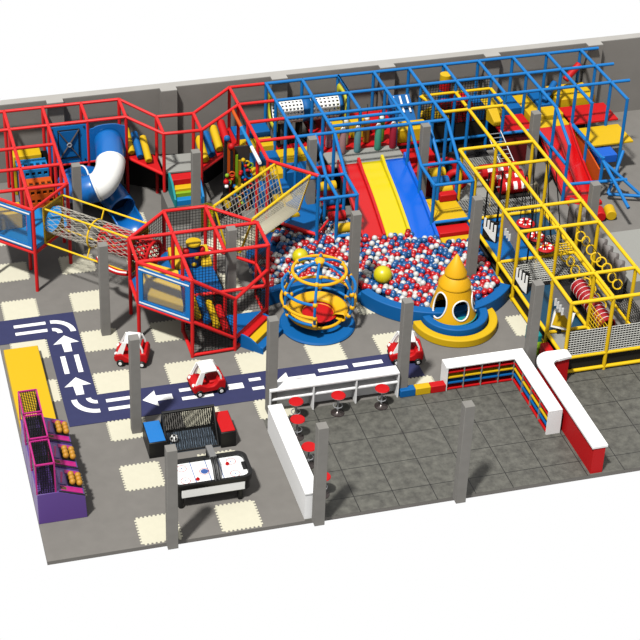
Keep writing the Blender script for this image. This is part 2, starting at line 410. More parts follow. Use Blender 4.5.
_b.inputs['Transmission Weight'].default_value = 0; _b.inputs['Alpha'].default_value = .16
window_panel(rf, (-2.9, -.97), (-1.78, -2.08), 1.58, 2.98)
foam('foam_block', M().bx(-2.7, -1.9, -.6, .1, 1.5, 2.1), yelv, 'yellow foam block behind the corner window of the left frame')
# perforated climbing steps
def holed_step(nm, label, x0, x1, y0, y1, z0, z1, m):
    t = thing(nm, label, 'climbing step', ((x0 + x1) / 2, (y0 + y1) / 2, z0))
    n = 5; w_ = (x1 - x0) / n; h = .13
    fr = M(); tp = M()
    rows = max(1, round((z1 - z0) / .36))
    for k in range(n + 1):
        xa = x0 if k == 0 else x0 + (k - .5) * w_ + h / 2; xb = x1 if k == n else x0 + (k + .5) * w_ - h / 2
        fr.bx(xa, xb, y0, y0 + .05, z0, z1); tp.bx(xa, xb, y0 + .05, y1, z1 - .05, z1)
    zr = (z1 - z0) / rows
    for k in range(n):
        xa = x0 + (k + .5) * w_ - h / 2; xb = xa + h
        for r_ in range(rows + 1):
            za = z0 if r_ == 0 else z0 + (r_ - .5) * zr + h / 2; zb = z1 if r_ == rows else z0 + (r_ + .5) * zr - h / 2
            fr.bx(xa, xb, y0, y0 + .05, za, zb)
        ym = (y0 + y1) / 2
        tp.bx(xa, xb, y0 + .05, ym - .09, z1 - .05, z1); tp.bx(xa, xb, ym + .09, y1, z1 - .05, z1)
    build('front_board', fr, m, t); build('top_board', tp, m, t)
    build('core', M().bx(x0 + .02, x1 - .02, y0 + .06, y1, z0, z1 - .06), blackv, t)
holed_step('climbing_step', 'orange climbing step block full of square holes, lowest of the stack', -1.5, -.45, 2.45, 3.2, .1, 1.1, orav)
holed_step('climbing_step', 'bright blue climbing step block with square holes above the orange one', -1.56, -.5, 3.22, 4.0, .1, 1.42, brightb)
foam('foam_block', M().bx(-1.62, -.62, 4.02, 4.56, 0, 1.56), yelv, 'plain yellow foam block behind the blue holed climbing step')

# ---------------------------------------------------------------- tube slide
ts = thing('tube_slide', 'blue and white spiral tube slide dropping from the red frame', 'tube slide', (1, 2, 0))
def catmull(P, n):
    P = [Vector(p) for p in P]; P = [P[0] * 2 - P[1]] + P + [P[-1] * 2 - P[-2]]; out = []
    for i in range(1, len(P) - 2):
        for k in range(n):
            t = k / n; a, b, c, d = P[i - 1:i + 3]
            out.append(.5 * ((2 * b) + (c - a) * t + (2 * a - 5 * b + 4 * c - d) * t * t + (3 * b - a - 3 * c + d) * t ** 3))
    out.append(P[-2]); return out
sp = catmull([(1.62, 3.3, 2.22), (1.56, 2.6, 2.1), (1.42, 1.85, 1.93), (1.0, 1.22, 1.72), (.45, 1.3, 1.52), (.1, 1.95, 1.3), (.3, 2.7, 1.1), (.95, 2.9, .92), (1.45, 2.3, .74), (1.74, 1.35, .56)], 8)
def tubepart(nm, i0, i1, m, r=.47, extra=0):
    return build(nm, M().path(sp[i0:i1 + 1], r + extra, 24, cap=False), m, ts, solid=.03)
tubepart('upper_tube', 0, 13, tubeb); tubepart('white_elbow', 13, 27, white, extra=.012); tubepart('middle_tube', 27, 40, tubeb); tubepart('back_elbow', 40, 52, tubeb); tubepart('exit_tube', 52, 72, tubeb)
for i in (13, 27, 40, 52):
    t = (sp[i + 1] - sp[i - 1]).normalized(); build('tube_flange', M().torus(sp[i], .485, .03, 24, 6, t), tubeb if i in (40,) else white, ts)
tr = M(); tv = []; tn = 14
for (x, y, z) in ((1.72, 1.45, .58), (1.8, 1.05, .5), (1.9, .45, .43)):
    tv += [(x + .46 * math.cos(PI + PI * k / tn), y, z + .42 * math.sin(PI + PI * k / tn)) for k in range(tn + 1)]
build('exit_trough', tr.add(tv, [(r_ * (tn + 1) + k, r_ * (tn + 1) + k + 1, (r_ + 1) * (tn + 1) + k + 1, (r_ + 1) * (tn + 1) + k) for r_ in range(2) for k in range(tn)]), tubeb, ts, solid=.03)
build('tube_shade', M().path(sp[50:69], .44, 20), mat('painted tube shade', (8, 40, 80)), ts)  # darker blue plug paints the shade inside the hollow exit tube
poly = [(0, 0), (1.28, 0), (1.28, 1.22)] + [(.64 + .5 * math.cos(a), 1.22 + .14 * math.sin(a)) for a in [PI * k / 10 for k in range(1, 10)]] + [(0, 1.22)]
build('entry_flange', M().slab((.97, 3.27, 1.5), (1, 0, 0), (0, 0, 1), poly, -.05), tubeb, ts)

# ---------------------------------------------------------------- rollers on the gangways
def roller(p, q, r, m, label, grp=None): return solo('foam_roller', M().tube(p, q, r, 16), m, label, 'foam roller', grp, bevel=.03)
for t, m, nm in ((.14, yelv, 'first yellow'), (.38, bluev, 'blue'), (.62, yelv, 'second yellow')):
    x = 2.3 + .98 * t; y0 = 3.36 - 1.46 * t
    roller((x, y0 + .06, 1.66), (x, y0 + 1.15, 2.02), .125, m, nm + ' foam roller on the gangway left of the grey landing')
for t, m, nm in ((.06, yelv, 'first yellow'), (.26, bluev, 'blue'), (.5, yelv, 'second yellow'), (.74, redv, 'red')):
    x = 4.72 + 1.5 * t; y0 = 1.95 + 1.45 * t
    roller((x, y0 + .06, 1.68), (x, y0 + 1.1, 2.0), .145, m, nm + ' foam roller on the gangway right of the grey landing')
# steps below the landing
solo('foam_plinth', M().bx(3.2, 4.72, .77, 1.95, 0, .76), floorm, 'grey foam plinth carrying the red, yellow and blue steps', 'plinth')
st = thing('foam_steps', 'foam steps striped red, yellow, green and blue below the grey landing', 'foam steps', (3.95, 1.5, .76))
for nm, m, y0, y1, z in (('tread', redv, 1.38, 1.8, 1.46), ('tread', yelv, 1.12, 1.4, 1.24), ('tread', grnv, 1.0, 1.14, 1.14), ('tread', brightb, .78, 1.02, .98)):
    build(nm, M().bx(3.5, 4.4, y0, y1, .76, z), m, st, bevel=.02)
for x in (3.43, 4.4):
    build('side_cheek', M().slab((x, 0, .76), (0, 1, 0), (0, 0, 1), [(.76, 0), (1.8, 0), (1.8, .76), (1.3, .66), (.76, .28)], .07), tealv if x < 4 else brightb, st)
# toy wall beside the gangway
tw = thing('toy_play_wall', 'busy play wall of coloured gears, tubes and beads beside the red frame', 'play wall', (5.65, 1.4, 0))
build('board', M().bx(5.3, 6.22, 1.42, 1.48, 0, 2.45), mat('dark play board', (70, 62, 60)), tw)
for k, (x, z0, z1, m) in enumerate(((5.24, .9, 2.75, darkm), (5.34, .5, 2.6, orav), (5.43, .4, 2.3, darkm), (5.52, .2, 2.35, orav), (5.62, .3, 2.1, grnv), (5.72, .1, 1.9, mustard), (5.82, .1, 1.8, bluev), (5.92, .1, 1.75, brightb), (6.02, 0, 1.6, orav), (6.1, 0, 1.7, darkm))):
    y = 1.34 - .05 * (k % 3); x += .1; z1 += .12
    build('coloured_strip', M().bar((x, y, z0), (x, y, z1), .085, .085), m, tw)
for i in range(52):
    x = 5.32 + .87 * R.random(); z = .25 + (2.5 - 1.0 * (x - 5.32)) * R.random(); y = 1.2 - .1 * R.random()
    build('bead' if i % 3 else 'gear', (M().ball((x, y, z), .045 + .035 * R.random(), 10, 6) if i % 3 else M().torus((x, y, z), .09, .03, 14, 6, (.2, 1, 0))), [redv, bluev, yelv, grnv, orav, darkm, bluev, redv][i % 8], tw)
build('top_cap', M().ball((5.38, 1.3, 2.9), .11, 12, 8), bluev, tw); build('top_cap', M().ball((5.52, 1.25, 2.6), .12, 12, 8), redv, tw)
ty = thing('tyre_toy', 'black tyre toy with a yellow hub hanging beside the play wall', 'toy', (5.3, .95, 0))
build('tyre', M().torus((5.36, .86, .6), .25, .12, 28, 10, (1, .8, 0)), black, ty); build('hub', M().tube((5.27, .79, .6), (5.42, .91, .6), .15, 16), yelv, ty)
build('stand', M().bx(5.2, 5.4, .98, 1.16, 0, 1.25), black, ty, bevel=.03); build('head', M().ball((5.3, 1.05, 1.34), .1, 10, 8), redv, ty); build('chin', M().ball((5.3, .98, 1.2), .07, 10, 8), white, ty)
solo('foam_column', M().lathe([(.0, 0), (.24, 0), (.24, .78), (.2, .86), (0, .88)], 4.5, .44, 20), bally, 'yellow foam bollard behind the red octagon tower', 'foam bollard')
pl_ = thing('padded_pole', 'padded pole sleeved orange, light blue and white under the red rails', 'pole', (6.0, .6, 2.9))
for a, b, m, nm in ((3.0, 1.75, orav, 'orange_sleeve'), (1.75, .35, brightb, 'blue_sleeve'), (.35, -.75, white, 'white_sleeve')):
    build(nm, M().tube((6.0, a, 3.0), (6.0, b, 3.0), .062, 12), m, pl_)

# ================================================================ ROPE TUNNEL BRIDGE
rb = thing('rope_tunnel', 'yellow framed rope net tunnel between corner bay and octagon tower', 'net bridge', (.2, -2.5, 0))
d1 = V(1, -1, 0).normalized(); n1 = V(1, 1, 0).normalized(); s0 = V(-.99, -1.31, 0); s1 = V(1.35, -3.66, 0)
ry = .032
for side in (-1, 1):
    for z in (1.5, 2.8):
        o_ = n1 * (.5 * side)
        build('rail', M().tube(s0 + o_ + V(0, 0, z), s1 + o_ + V(0, 0, z), ry, 8), yellow, rb)
for s_ in (s0, s1):
    build('end_frame', M().path([s_ + n1 * .5 + V(0, 0, 1.5), s_ + n1 * .5 + V(0, 0, 2.8), s_ - n1 * .5 + V(0, 0, 2.8), s_ - n1 * .5 + V(0, 0, 1.5)], ry, 8, closed=True), yellow, rb)
    ring = M(); nn = 28
    vs = []
    for k in range(nn):
        a = 2 * PI * k / nn; c_, s__ = math.cos(a), math.sin(a); q = 1 / max(abs(c_), abs(s__))
        vs.append(s_ + n1 * (.46 * c_) + V(0, 0, 2.15 + .46 * s__)); vs.append(s_ + n1 * (.52 * c_ * q) + V(0, 0, 2.15 + .63 * s__ * q))
    ring.add(vs, [(2 * k, 2 * ((k + 1) % nn), 2 * ((k + 1) % nn) + 1, 2 * k + 1) for k in range(nn)])
    build('end_board', ring, mustard, rb, solid=.03)
mid = (s0 + s1) / 2 + V(0, 0, 2.15)
build('hoop', M().torus(mid, .47, ry, 28, 8, d1), yellow, rb)
for sx in (-1, 1):
    for sz in (-1, 1):
        a = PI / 4
        build('hoop_strut', M().tube(mid + n1 * (sx * .33) + V(0, 0, sz * .33), mid + n1 * (sx * .5) + V(0, 0, sz * .65), ry * .8, 6), yellow, rb)
L = (s1 - s0).length; nt_ = M(); nst = 18
for h in (-1, 1):
    for k in range(nst):
        pts = []
        for i in range(15):
            t = i / 14; a = 2 * PI * k / nst + h * t * 2.6
            pts.append(s0 + d1 * (L * t) + n1 * (.46 * math.cos(a)) + V(0, 0, 2.15 + .46 * math.sin(a)))
        nt_.path(pts, .009, 4, cap=False)
build('rope_net', nt_, netw, rb)
# red perforated barrel inside the end of the net
pb = thing('red_barrel', 'red perforated barrel tunnel at the octagon end of the rope tunnel', 'barrel tunnel', (1.4, -3.7, 1.5))
mb = M(); c0 = s0 + d1 * (L * .62); c1 = s1 + d1 * .55; LL = (c1 - c0).length; nst = 16
for h in (-1, 1):
    for k in range(nst):
        mb.path([c0 + d1 * (LL * i / 12) + n1 * (.4 * math.cos(2 * PI * k / nst + h * i / 12 * 2.4)) + V(0, 0, 2.15 + .4 * math.sin(2 * PI * k / nst + h * i / 12 * 2.4)) for i in range(13)], .026, 4, cap=False)
build('barrel_wall', mb, redv, pb)
for c_ in (c0, c1): build('barrel_rim', M().torus(c_ + V(0, 0, 2.15), .41, .05, 28, 8, d1), redv, pb)
rg = thing('red_tube_ring', 'red hoop tube with a modelled white highlight beneath the rope tunnel', 'hoop', (1.0, -3.2, 1.1))
hp = catmull([(.15, -3.05, 1.62), (.25, -3.35, 1.5), (.6, -3.75, 1.45), (.9, -4.0, 1.5)], 6)
build('tube', M().path(hp, .09, 12), redv, rg); build('highlight_strip', M().path([p + V(-.03, -.05, .06) for p in hp], .028, 6), white, rg)  # white strip along the tube stands in for its highlight

# ================================================================ OCTAGON TOWER
oc = thing('octagon_tower', 'red octagon play tower wrapped in black netting with a roller ramp', 'play tower', (3.0, -4.7, 0))
A, B, C_, D, E_, F_, G_, H = [(.97, -4.05), (2.35, -2.7), (3.7, -2.7), (5.06, -4.03), (5.06, -5.37), (3.7, -6.7), (2.36, -6.75), (.97, -5.4)]
ZO = 2.8; ZD = 1.32
I1 = (2.35, -4.05); I2 = (3.7, -4.05); I3 = (2.36, -5.4); I4 = (3.7, -5.4)
def at(p, z): return (p[0], p[1], z)
frame(oc, red, [(*A, ZO), (*B, ZO), (*C_, ZO), (*D, ZO), (*E_, ZO), (*F_, 1.9), (*G_, ZO), (*H, ZO), (*I1, ZO), (*I2, ZO), (*I3, ZO), (*I4, 1.3)], [
    [at(p, ZO) for p in (G_, H, A, B, C_, D, E_)], [at(A, ZO), at(D, ZO)], [at(H, ZO), at(E_, ZO)], [at(B, ZO), at(I1, ZO)], [at(C_, ZO), at(I2, ZO), at(I4, ZO)], [at(I1, ZO), at(G_, ZO)],
    [at(G_, ZO), at(F_, 1.9), at(E_, 1.9)], [at(G_, ZD), at(F_, .45), at(E_, .45)], [at(H, ZD - .05), at(G_, ZD - .05)], [at(A, ZD - .05), at(H, ZD - .05)],
    [at(G_, .07), at(F_, .07), at(E_, .07), at(D, .07)], [at(I3, .07), at(G_, .07)], [at(A, ZD - .05), at(B, ZD - .05), at(C_, ZD - .05), at(D, ZD - .05), at(E_, ZD - .05)], [at(I3, ZD), at(I4, ZD), at(E_, ZD)]])
deck(oc, [(1.02, -4.08), (2.36, -2.76), (3.66, -2.76), (3.66, -5.36), (2.3, -5.36), (2.3, -6.6), (1.02, -5.36)], ZD, bluev)
deck(oc, [(3.74, -5.45), (4.98, -5.45), (3.72, -6.6)], .45, bluev, .3)
# roller ramp G->F
rp = M().add([(2.42, -5.42, ZD), (2.42, -6.68, ZD), (3.64, -6.66, .45), (3.64, -5.42, .45), (2.42, -5.42, ZD - .08), (2.42, -6.68, ZD - .08), (3.64, -6.66, .37), (3.64, -5.42, .37)], [(0, 1, 2, 3), (7, 6, 5, 4), (0, 4, 5, 1), (1, 5, 6, 2), (2, 6, 7, 3), (3, 7, 4, 0)])
build('ramp_board', rp, redv, oc)
def onet(a, b, z0, z1, z0b=None, z1b=None):
    z0b = z0 if z0b is None else z0b; z1b = z1 if z1b is None else z1b
    Ln = math.hypot(b[0] - a[0], b[1] - a[1])
    build('safety_net', M().net(at(a, z0), at(b, z0b), at(b, z1b), at(a, z1), max(3, int(Ln / .1)), max(3, int((z1 - z0) / .1)), .0085), netb, oc)
for a, b in ((A, B), (B, C_), (D, E_)): onet(a, b, ZD, ZO)
onet(C_, D, ZD, ZO); onet(D, E_, .07, ZD)
onet(G_, F_, ZD, ZO, .45, 1.9); onet(G_, F_, .07, ZD, .07, .45); onet(I3, I4, .07, ZD); onet(I3, I4, ZD, ZO); onet(I2, I4, .07, ZD); onet(I4, E_, .5, ZD)
window_panel(oc, (1.0, -5.42), (2.32, -6.72), 1.33, 2.68)
for t, m, nm in ((.12, yelv, 'upper yellow'), (.36, bluev, 'blue'), (.6, yelv, 'lower yellow'), (.85, redv, 'red')):
    x = 2.42 + 1.22 * t; z = ZD - .87 * t + .12
    roller((x, -6.6, z), (x, -5.48, z + .14), .12, m, nm + ' foam roller on the netted ramp of the octagon tower')
# pads and figure inside
foam('foam_wedge', M().hexa([(2.35, -3.9, ZD), (2.82, -3.9, ZD), (2.82, -3.2, ZD), (2.35, -3.2, ZD)], [(2.35, -3.9, ZD + .14), (2.82, -3.9, ZD + .14), (2.82, -3.2, ZD + .45), (2.35, -3.2, ZD + .45)]), yelv, 'yellow foam wedge by the figure in the octagon tower')
foam('foam_block', M().bx(1.6, 2.3, -4.3, -3.6, ZD, ZD + .25), bluev, 'blue foam block at the rope tunnel mouth in the octagon tower')
foam('foam_wedge', M().hexa([(1.15, -5.3, ZD), (2.2, -6.25, ZD), (2.25, -5.3, ZD), (1.15, -4.4, ZD)], [(1.15, -5.3, ZD + .25), (2.2, -6.25, ZD + .25), (2.25, -5.3, ZD + .95), (1.15, -4.4, ZD + .95)]), yelv, 'wide yellow foam wedge behind the octagon window')
fx, fy = 3.08, -3.72
fg = thing('bumper_figure', 'blue foam bumper figure with yellow hat and red arms in the octagon', 'foam figure', (fx, fy, ZD))
build('body', M().lathe([(0, ZD), (.2, ZD), (.23, ZD + .3), (.2, ZD + .78), (0, ZD + .8)], fx, fy, 20), mat('deep blue vinyl', (16, 70, 130), .6, .15), fg)
build('hat', M().lathe([(0, ZD + .8), (.24, ZD + .8), (.25, ZD + .84), (.24, ZD + .88), (0, ZD + .9)], fx, fy, 24), yelv, fg)
for s_ in (-1, 1): build('arm', M().ball((fx + .25 * s_, fy - .05, ZD + .58), .12, 12, 8), redv, fg)
for z, a in ((.15, -1.7), (.4, -1.25)): build('yellow_patch', M().ball((fx + .18 * math.cos(a), fy + .18 * math.sin(a), ZD + z), .09, 10, 6), yelv, fg)
foam('foam_wedge', M().hexa([(3.3, -3.95, ZD), (3.64, -3.95, ZD), (3.64, -3.2, ZD), (3.3, -3.2, ZD)], [(3.3, -3.95, ZD + .12), (3.64, -3.95, ZD + .12), (3.64, -3.2, ZD + .4), (3.3, -3.2, ZD + .4)]), yelv, 'small yellow foam wedge right of the bumper figure')
# little arched steps in front of the octagon
aw = thing('foam_steps', 'small foam steps with red and yellow treads and blue curved side by the octagon', 'foam steps', (4.4, -6.6, 0))
e1 = V(1, 1, 0).normalized(); e2 = V(1, -1, 0).normalized(); o1 = V(3.86, -6.52, 0)
prof = [(0, 0), (0, .45), (.15, .47), (.4, .42), (.7, .25), (.88, 0)]
build('side_cheek', M().slab(o1, e2, (0, 0, 1), prof, -.06), bluev, aw)
build('side_cheek', M().slab(o1 + e1 * 1.3, e2, (0, 0, 1), prof, -.06), bluev, aw)
for a, b, za, zb, m in ((.0, .3, .45, .45, redv), (.3, .58, .36, .36, yelv), (.58, .84, .2, .2, bluev)):
    build('tread', M().slab(o1 + e2 * a + e1 * .06, e2, (0, 0, 1), [(0, 0), (b - a, 0), (b - a, zb), (0, za)], -1.24), m, aw, bevel=.02)

# ================================================================ NET BRIDGE TO THE BLUE FRAME
nb = thing('net_bridge', 'open V-shaped net bridge with yellow rails over the ball pit edge', 'net bridge', (5.5, -2.4, 0))
na, nb_, fa, fb = V(3.93, -2.93, 2.92), V(4.94, -3.94, 2.9), V(6.47, -.92, 3.0), V(7.42, -1.87, 3.0)
nm_, fm = V(4.44, -3.44, 1.5), V(6.95, -1.4, 1.5); wv = V(.18, -.18, 0)
for p, q in ((na, fa), (nb_, fb)): build('rail', M().tube(p, q, .045, 8), yellow, nb)
build('end_frame', M().path([fa, fm - wv, fm + wv, fb, ], .035, 8, closed=True), yellow, nb)
build('end_frame', M().path([na, nm_ - wv, nm_ + wv, nb_], .035, 8), yellow, nb)
build('rope_side', M().net(na, fa, fm - wv, nm_ - wv, 20, 8, .011), netw, nb)
build('mesh_side', M().net(nb_, fb, fm + wv, nm_ + wv, 34, 18, .0095), netc, nb)
build('walkway', M().add([nm_ - wv, nm_ + wv, fm + wv, fm - wv], [(0, 1, 2, 3)]), netc, nb, solid=.04)
# ================================================================ BLUE FRAME
bf = thing('blue_play_frame', 'long blue tubular play frame standing along the back wall', 'play frame', (12, 2, 0))
posts = []
for i in range(6, 16):
    for j in (0, 1, 2):
        posts.append((Gx[i], Gy[j], Z))
for i in (6, 7, 9, 10, 13, 14): posts.append((Gx[i], Gy[3], Z))
for i in (7, 10): posts.append((Gx[i], Gy[4], 2.2))
posts += [(8.3, Gy[4], 2.2), (7.63, -2.08, Z), (8.3, -2.08, 2.15), (8.97, -2.08, 2.15), (11.66, Gy[4], 2.15), (11.66, -2.08, 2.15), (13.0, -2.08, 2.15), (12.33, Gy[4], 2.15),
          (17.02, -.75, 2.27), (18.36, -.75, 1.6), (19.7, .61, Z)]
XE = 20.4
frame(bf, blue, posts, [
    ln((7.63, 4.64, Z), (XE, 4.64, Z)), ln((7.63, 3.3, Z), (XE, 3.3, Z)), ln((7.63, 1.95, Z), (14.3, 1.95, Z)), ln((14.33, 1.95, Z), (XE, 1.95, Z)),
    ln((7.63, .61, Z), (13.0, .61, Z)), ln((8.97, 1.5, Z), (11.66, 1.5, Z)), ln((8.97, 1.05, Z), (11.66, 1.05, Z)),
    ln((7.63, 4.64, Z), (7.63, -2.08, Z)), ln((8.97, 4.64, Z), (8.97, 3.3, Z)), ln((8.97, 3.3, Z), (8.97, .61, Z), (8.97, Gy[4], 2.18), (8.97, -2.08, 2.15)),
    ln((8.3, .61, Z), (8.3, Gy[4], 2.18), (8.3, -2.08, 2.15)), ln((7.63, Gy[4], 2.18), (8.97, Gy[4], 2.18)), ln((7.63, -2.08, 2.15), (8.97, -2.08, 2.15)),
    ln((10.31, 4.64, Z), (10.31, 3.3, Z)), ln((11.66, 4.64, Z), (11.66, .61, Z), (11.66, Gy[4], 2.15), (11.66, -2.08, 2.15)), ln((10.31, 4.64, Z), (10.31, 1.95, Z)),
    ln((13.0, 4.64, Z), (13.0, .61, Z), (13.0, Gy[4], 2.15), (13.0, -2.08, 2.15)), ln((12.33, .61, Z), (12.33, Gy[4], 2.15)),
    ln((11.66, Gy[4], 2.15), (13.0, Gy[4], 2.15)), ln((11.66, -2.08, 2.15), (13.0, -2.08, 2.15)),
    ln((14.33, 4.64, Z), (14.33, 1.95, Z)), ln((15.67, 4.64, Z), (15.67, 1.95, Z)), ln((17.02, 4.64, Z), (17.02, .61, Z), (17.02, -.75, 2.27)), ln((18.36, 4.64, Z), (18.36, .61, Z)),
    ln((19.7, 4.64, Z), (19.7, .61, Z)),
    ln((15.67, 1.95, 1.45), (17.02, 1.95, 1.45)), ln((13.0, 3.3, .65), (15.67, 3.3, .65)), ln((15.67, 1.95, 1.6), (17.02, -.6, 1.5)) if False else ln((17.0, 1.9, 1.5), (17.0, -.7, 1.5)),
    ln((18.4, .61, 1.5), (18.4, 1.95, 1.5)), ln((18.36, 1.95, 1.5), (18.36, -.75, 1.55)), ln((18.36, -.75, 1.5), (18.36, -3.0, .9)), ln((17.02, -.75, .7), (19.3, -.9, .7)),
    ln((18.6, -1.0, .25), (19.6, .2, 1.2)), ln((18.6, -.3, 1.2), (19.7, -1.4, .25)), ln((18.6, -1.0, .25), (19.7, -1.4, .25)),
    ln((11.7, -2.08, .68), (13.0, -2.08, .68)), ln((8.3, -2.08, .62), (8.97, -2.08, .62))])
# --- chequered foam tiers going up to the wall
order = ['next to the wall', 'second from the wall', 'third from the wall', 'fourth from the wall', 'fifth from the wall', 'lowest, next to the net bridge']
colx = ['left column', 'second column', 'third column', 'right column']
cc = {'b': (bluev, 'blue'), 'y': (yelv, 'yellow'), 'r': (redv, 'red')}
pat = ['bbrr', 'yyrr', 'bbyy', 'yybb', 'bb..', 'yy..']
for j in range(6):
    y1 = 4.6 - .67 * j; y0 = y1 - .66; z = 1.5 - .2 * j
    for i in range(4):
        c = pat[j][i]
        if c == '.': continue
        if j >= 5 and i < 1: continue
        x0 = 6.32 + .665 * i
        if i >= 2 and j < 2: continue
        m, nm = cc[c]
        foam('foam_step', M().bx(x0, x0 + .655, y0, y1, 0, z), m, '%s foam step of the chequered stairs, row %s, %s' % (nm, order[j], colx[i]), 'foam step', 'chequered foam stairs')
for i in range(2):
    foam('foam_step', M().bx(7.66 + .67 * i, 8.31 + .67 * i, 3.27, 3.95 - .02, 0, .9), redv, 'red foam step under the white perforated tunnel, %s' % ('left half', 'right half')[i], 'foam step')
# --- perforated white tunnel
pt_ = thing('perforated_tunnel', 'white perforated double tunnel with yellow end boards below the blue rails', 'tunnel', (9.0, 4.0, 1.5))
def perf(x0, x1, cy, cz, r, m, na=20, nx=7):
    mb = M(); bw = .42
    da = 2 * PI / na; dx = (x1 - x0) / nx
    us = [x0]; 
    for k in range(nx): us += [x0 + dx * (k + bw / 2), x0 + dx * (k + 1 - bw / 2)]
    us.append(x1)
    an = []
    for k in range(na): an += [da * (k + .0), da * (k + .5)]
    vs = [(u, cy + r * math.cos(a), cz + r * math.sin(a)) for u in us for a in an]; q = len(an); fs = []
    for i in range(len(us) - 1):
        for k in range(q):
            if i % 2 == 1 and k % 2 == 0: continue
            fs.append((i * q + k, i * q + (k + 1) % q, (i + 1) * q + (k + 1) % q, (i + 1) * q + k))
    return mb.add(vs, fs)
for x0, x1 in ((7.8, 8.75), (9.05, 10.1)):
    build('perforated_barrel', perf(x0, x1, 4.0, 2.22, .44, white), white, pt_, solid=.025)
build('blue_collar', M().lathe([(.45, 0), (.45, .3)], 0, 0, 28).xf(Matrix.Translation((8.75, 4.0, 2.22)) @ Matrix.Rotation(PI / 2, 4, 'Y')), bluev, pt_, solid=.03)
build('blue_collar', M().lathe([(.45, 0), (.45, .12)], 0, 0, 28).xf(Matrix.Translation((10.1, 4.0, 2.22)) @ Matrix.Rotation(PI / 2, 4, 'Y')), bluev, pt_, solid=.03)
for x in (7.72, 10.28):
    nn = 32; vs = []
    for k in range(nn):
        a = 2 * PI * k / nn; c_, s__ = math.cos(a), math.sin(a); q = 1 / max(abs(c_), abs(s__))
        q = min(q, 1.18)
        vs.append((x, 4.0 + .44 * c_, 2.22 + .44 * s__)); vs.append((x, 4.0 + .6 * c_ * q, 2.2 + .68 * s__ * q))
    build('end_board', M().add(vs, [(2 * k, 2 * ((k + 1) % nn), 2 * ((k + 1) % nn) + 1, 2 * k + 1) for k in range(nn)]), limey, pt_, solid=.05)
for x in (7.9, 8.7, 9.2, 10.0): build('tunnel_stand', M().bx(x - .04, x + .04, 3.7, 4.3, .0, 1.8), blackv, pt_)
# --- slide deck with hanging bags
deck(bf, [(9.0, .96), (11.72, .96), (11.72, 1.98), (9.0, 1.98)], 1.5, greyv)
deck(bf, [(9.0, 2.0), (13.0, 2.0), (13.0, 4.6), (9.0, 4.6)], 1.48, redv)
build('skirt', M().bx(8.98, 11.7, 1.9, 1.94, .02, 1.4), blackv, bf)
bags = [(9.32, 2.35, (214, 150, 165), 'pink', 'back row, nearest the white tunnel'), (9.66, 1.78, (196, 150, 150), 'greyish pink', 'front row, first from the left'), (9.95, 2.4, (226, 214, 150), 'cream yellow', 'back row, second from the left'), (10.2, 1.78, (110, 170, 180), 'grey blue', 'front row, second from the left'),
        (10.72, 2.4, (226, 150, 40), 'orange', 'back row, third from the left'), (10.95, 1.78, (80, 180, 150), 'sea green', 'front row, third from the left'), (11.25, 2.35, (130, 190, 60), 'green', 'back row, at the right end'), (11.5, 1.78, (190, 30, 60), 'crimson', 'front row, at the right end')]
for x, y, rgb, nm, pos in bags:
    t = thing('punch_bag', '%s padded punch bag above the wave slides, %s' % (nm, pos), 'punch bag', (x, y, 1.5), 'punch bags on the slide deck')
    build('bag', M().lathe([(0, 1.52), (.11, 1.52), (.12, 1.58), (.12, 2.38), (.1, 2.43), (0, 2.44)], x, y, 16), mat('bag ' + nm, rgb), t)
    build('cap', M().lathe([(0, 2.43), (.085, 2.43), (.09, 2.47), (.05, 2.53), (0, 2.54)], x, y, 14), white, t)
    build('rope', M().tube((x, y, 2.52), (x, y, 3.0), .012, 6), netb, t)
for x0, x1, y0, y1, h, m, nm in ((9.5, 10.1, 2.8, 3.3, .5, yelv, 'left yellow foam block behind the punch bags'), (10.3, 10.95, 2.75, 3.3, .62, yelv, 'tall yellow foam block in the middle behind the punch bags'), (11.1, 11.6, 3.0, 3.6, .5, redv, 'red foam block right behind the punch bags')):
    foam('foam_block', M().bx(x0, x1, y0, y1, 1.48, 1.48 + h), m, nm)
# --- wave slides
ws = thing('wave_slide', 'triple wave slide with red, yellow and blue lanes into the ball pit', 'slide', (10.5, -.5, 0))
def lane(x0, x1, m, nm, shift):
    n = 22; prof = []
    for i in range(n + 1):
        t = i / n; y = .98 - 3.2 * t - shift * t; z = 1.5 - 1.12 * t + .1 * math.sin(t * PI)
        prof.append((y, z))
    vs = []; fs = []; K = 9
    w_ = x1 - x0
    for y, z in prof:
        for k in range(K):
            q = k / (K - 1); vs.append((x0 + w_ * q, y, z - .0 + .0))
    for i in range(n):
        for k in range(K - 1): fs.append((i * K + k, i * K + k + 1, (i + 1) * K + k + 1, (i + 1) * K + k))
    o = build(nm, M().add(vs, fs), m, ws, solid=.05)
    sd = M()
    for i in range(n):
        pass
    pth = [(x1 - .04, y, z + .14 + .1 * max(0, 1 - 6 * i / n)) for i, (y, z) in enumerate(prof)]
    mbs = M()
    for i in range(n):
        (xa, ya, za), (xb, yb, zb) = pth[i], pth[i + 1]
        mbs.hexa([(x1 - .12, ya, prof[i][1] - .02), (x1 + .01, ya, prof[i][1] - .02), (x1 + .01, yb, prof[i + 1][1] - .02), (x1 - .12, yb, prof[i + 1][1] - .02)], [(x1 - .10, ya, za), (x1 - .005, ya, za), (x1 - .005, yb, zb), (x1 - .10, yb, zb)])
    build('side_rail', mbs, m, o)
    if m is slr:
        mb2 = M()
        for i in range(n):
            (xa, ya, za), (xb, yb, zb) = pth[i], pth[i + 1]
            mb2.hexa([(x0 - .01, ya, prof[i][1] - .02), (x0 + .08, ya, prof[i][1] - .02), (x0 + .08, yb, prof[i + 1][1] - .02), (x0 - .01, yb, prof[i + 1][1] - .02)], [(x0 + .0, ya, za), (x0 + .07, ya, za), (x0 + .07, yb, zb), (x0 + .0, yb, zb)])
        build('side_rail', mb2, m, o)
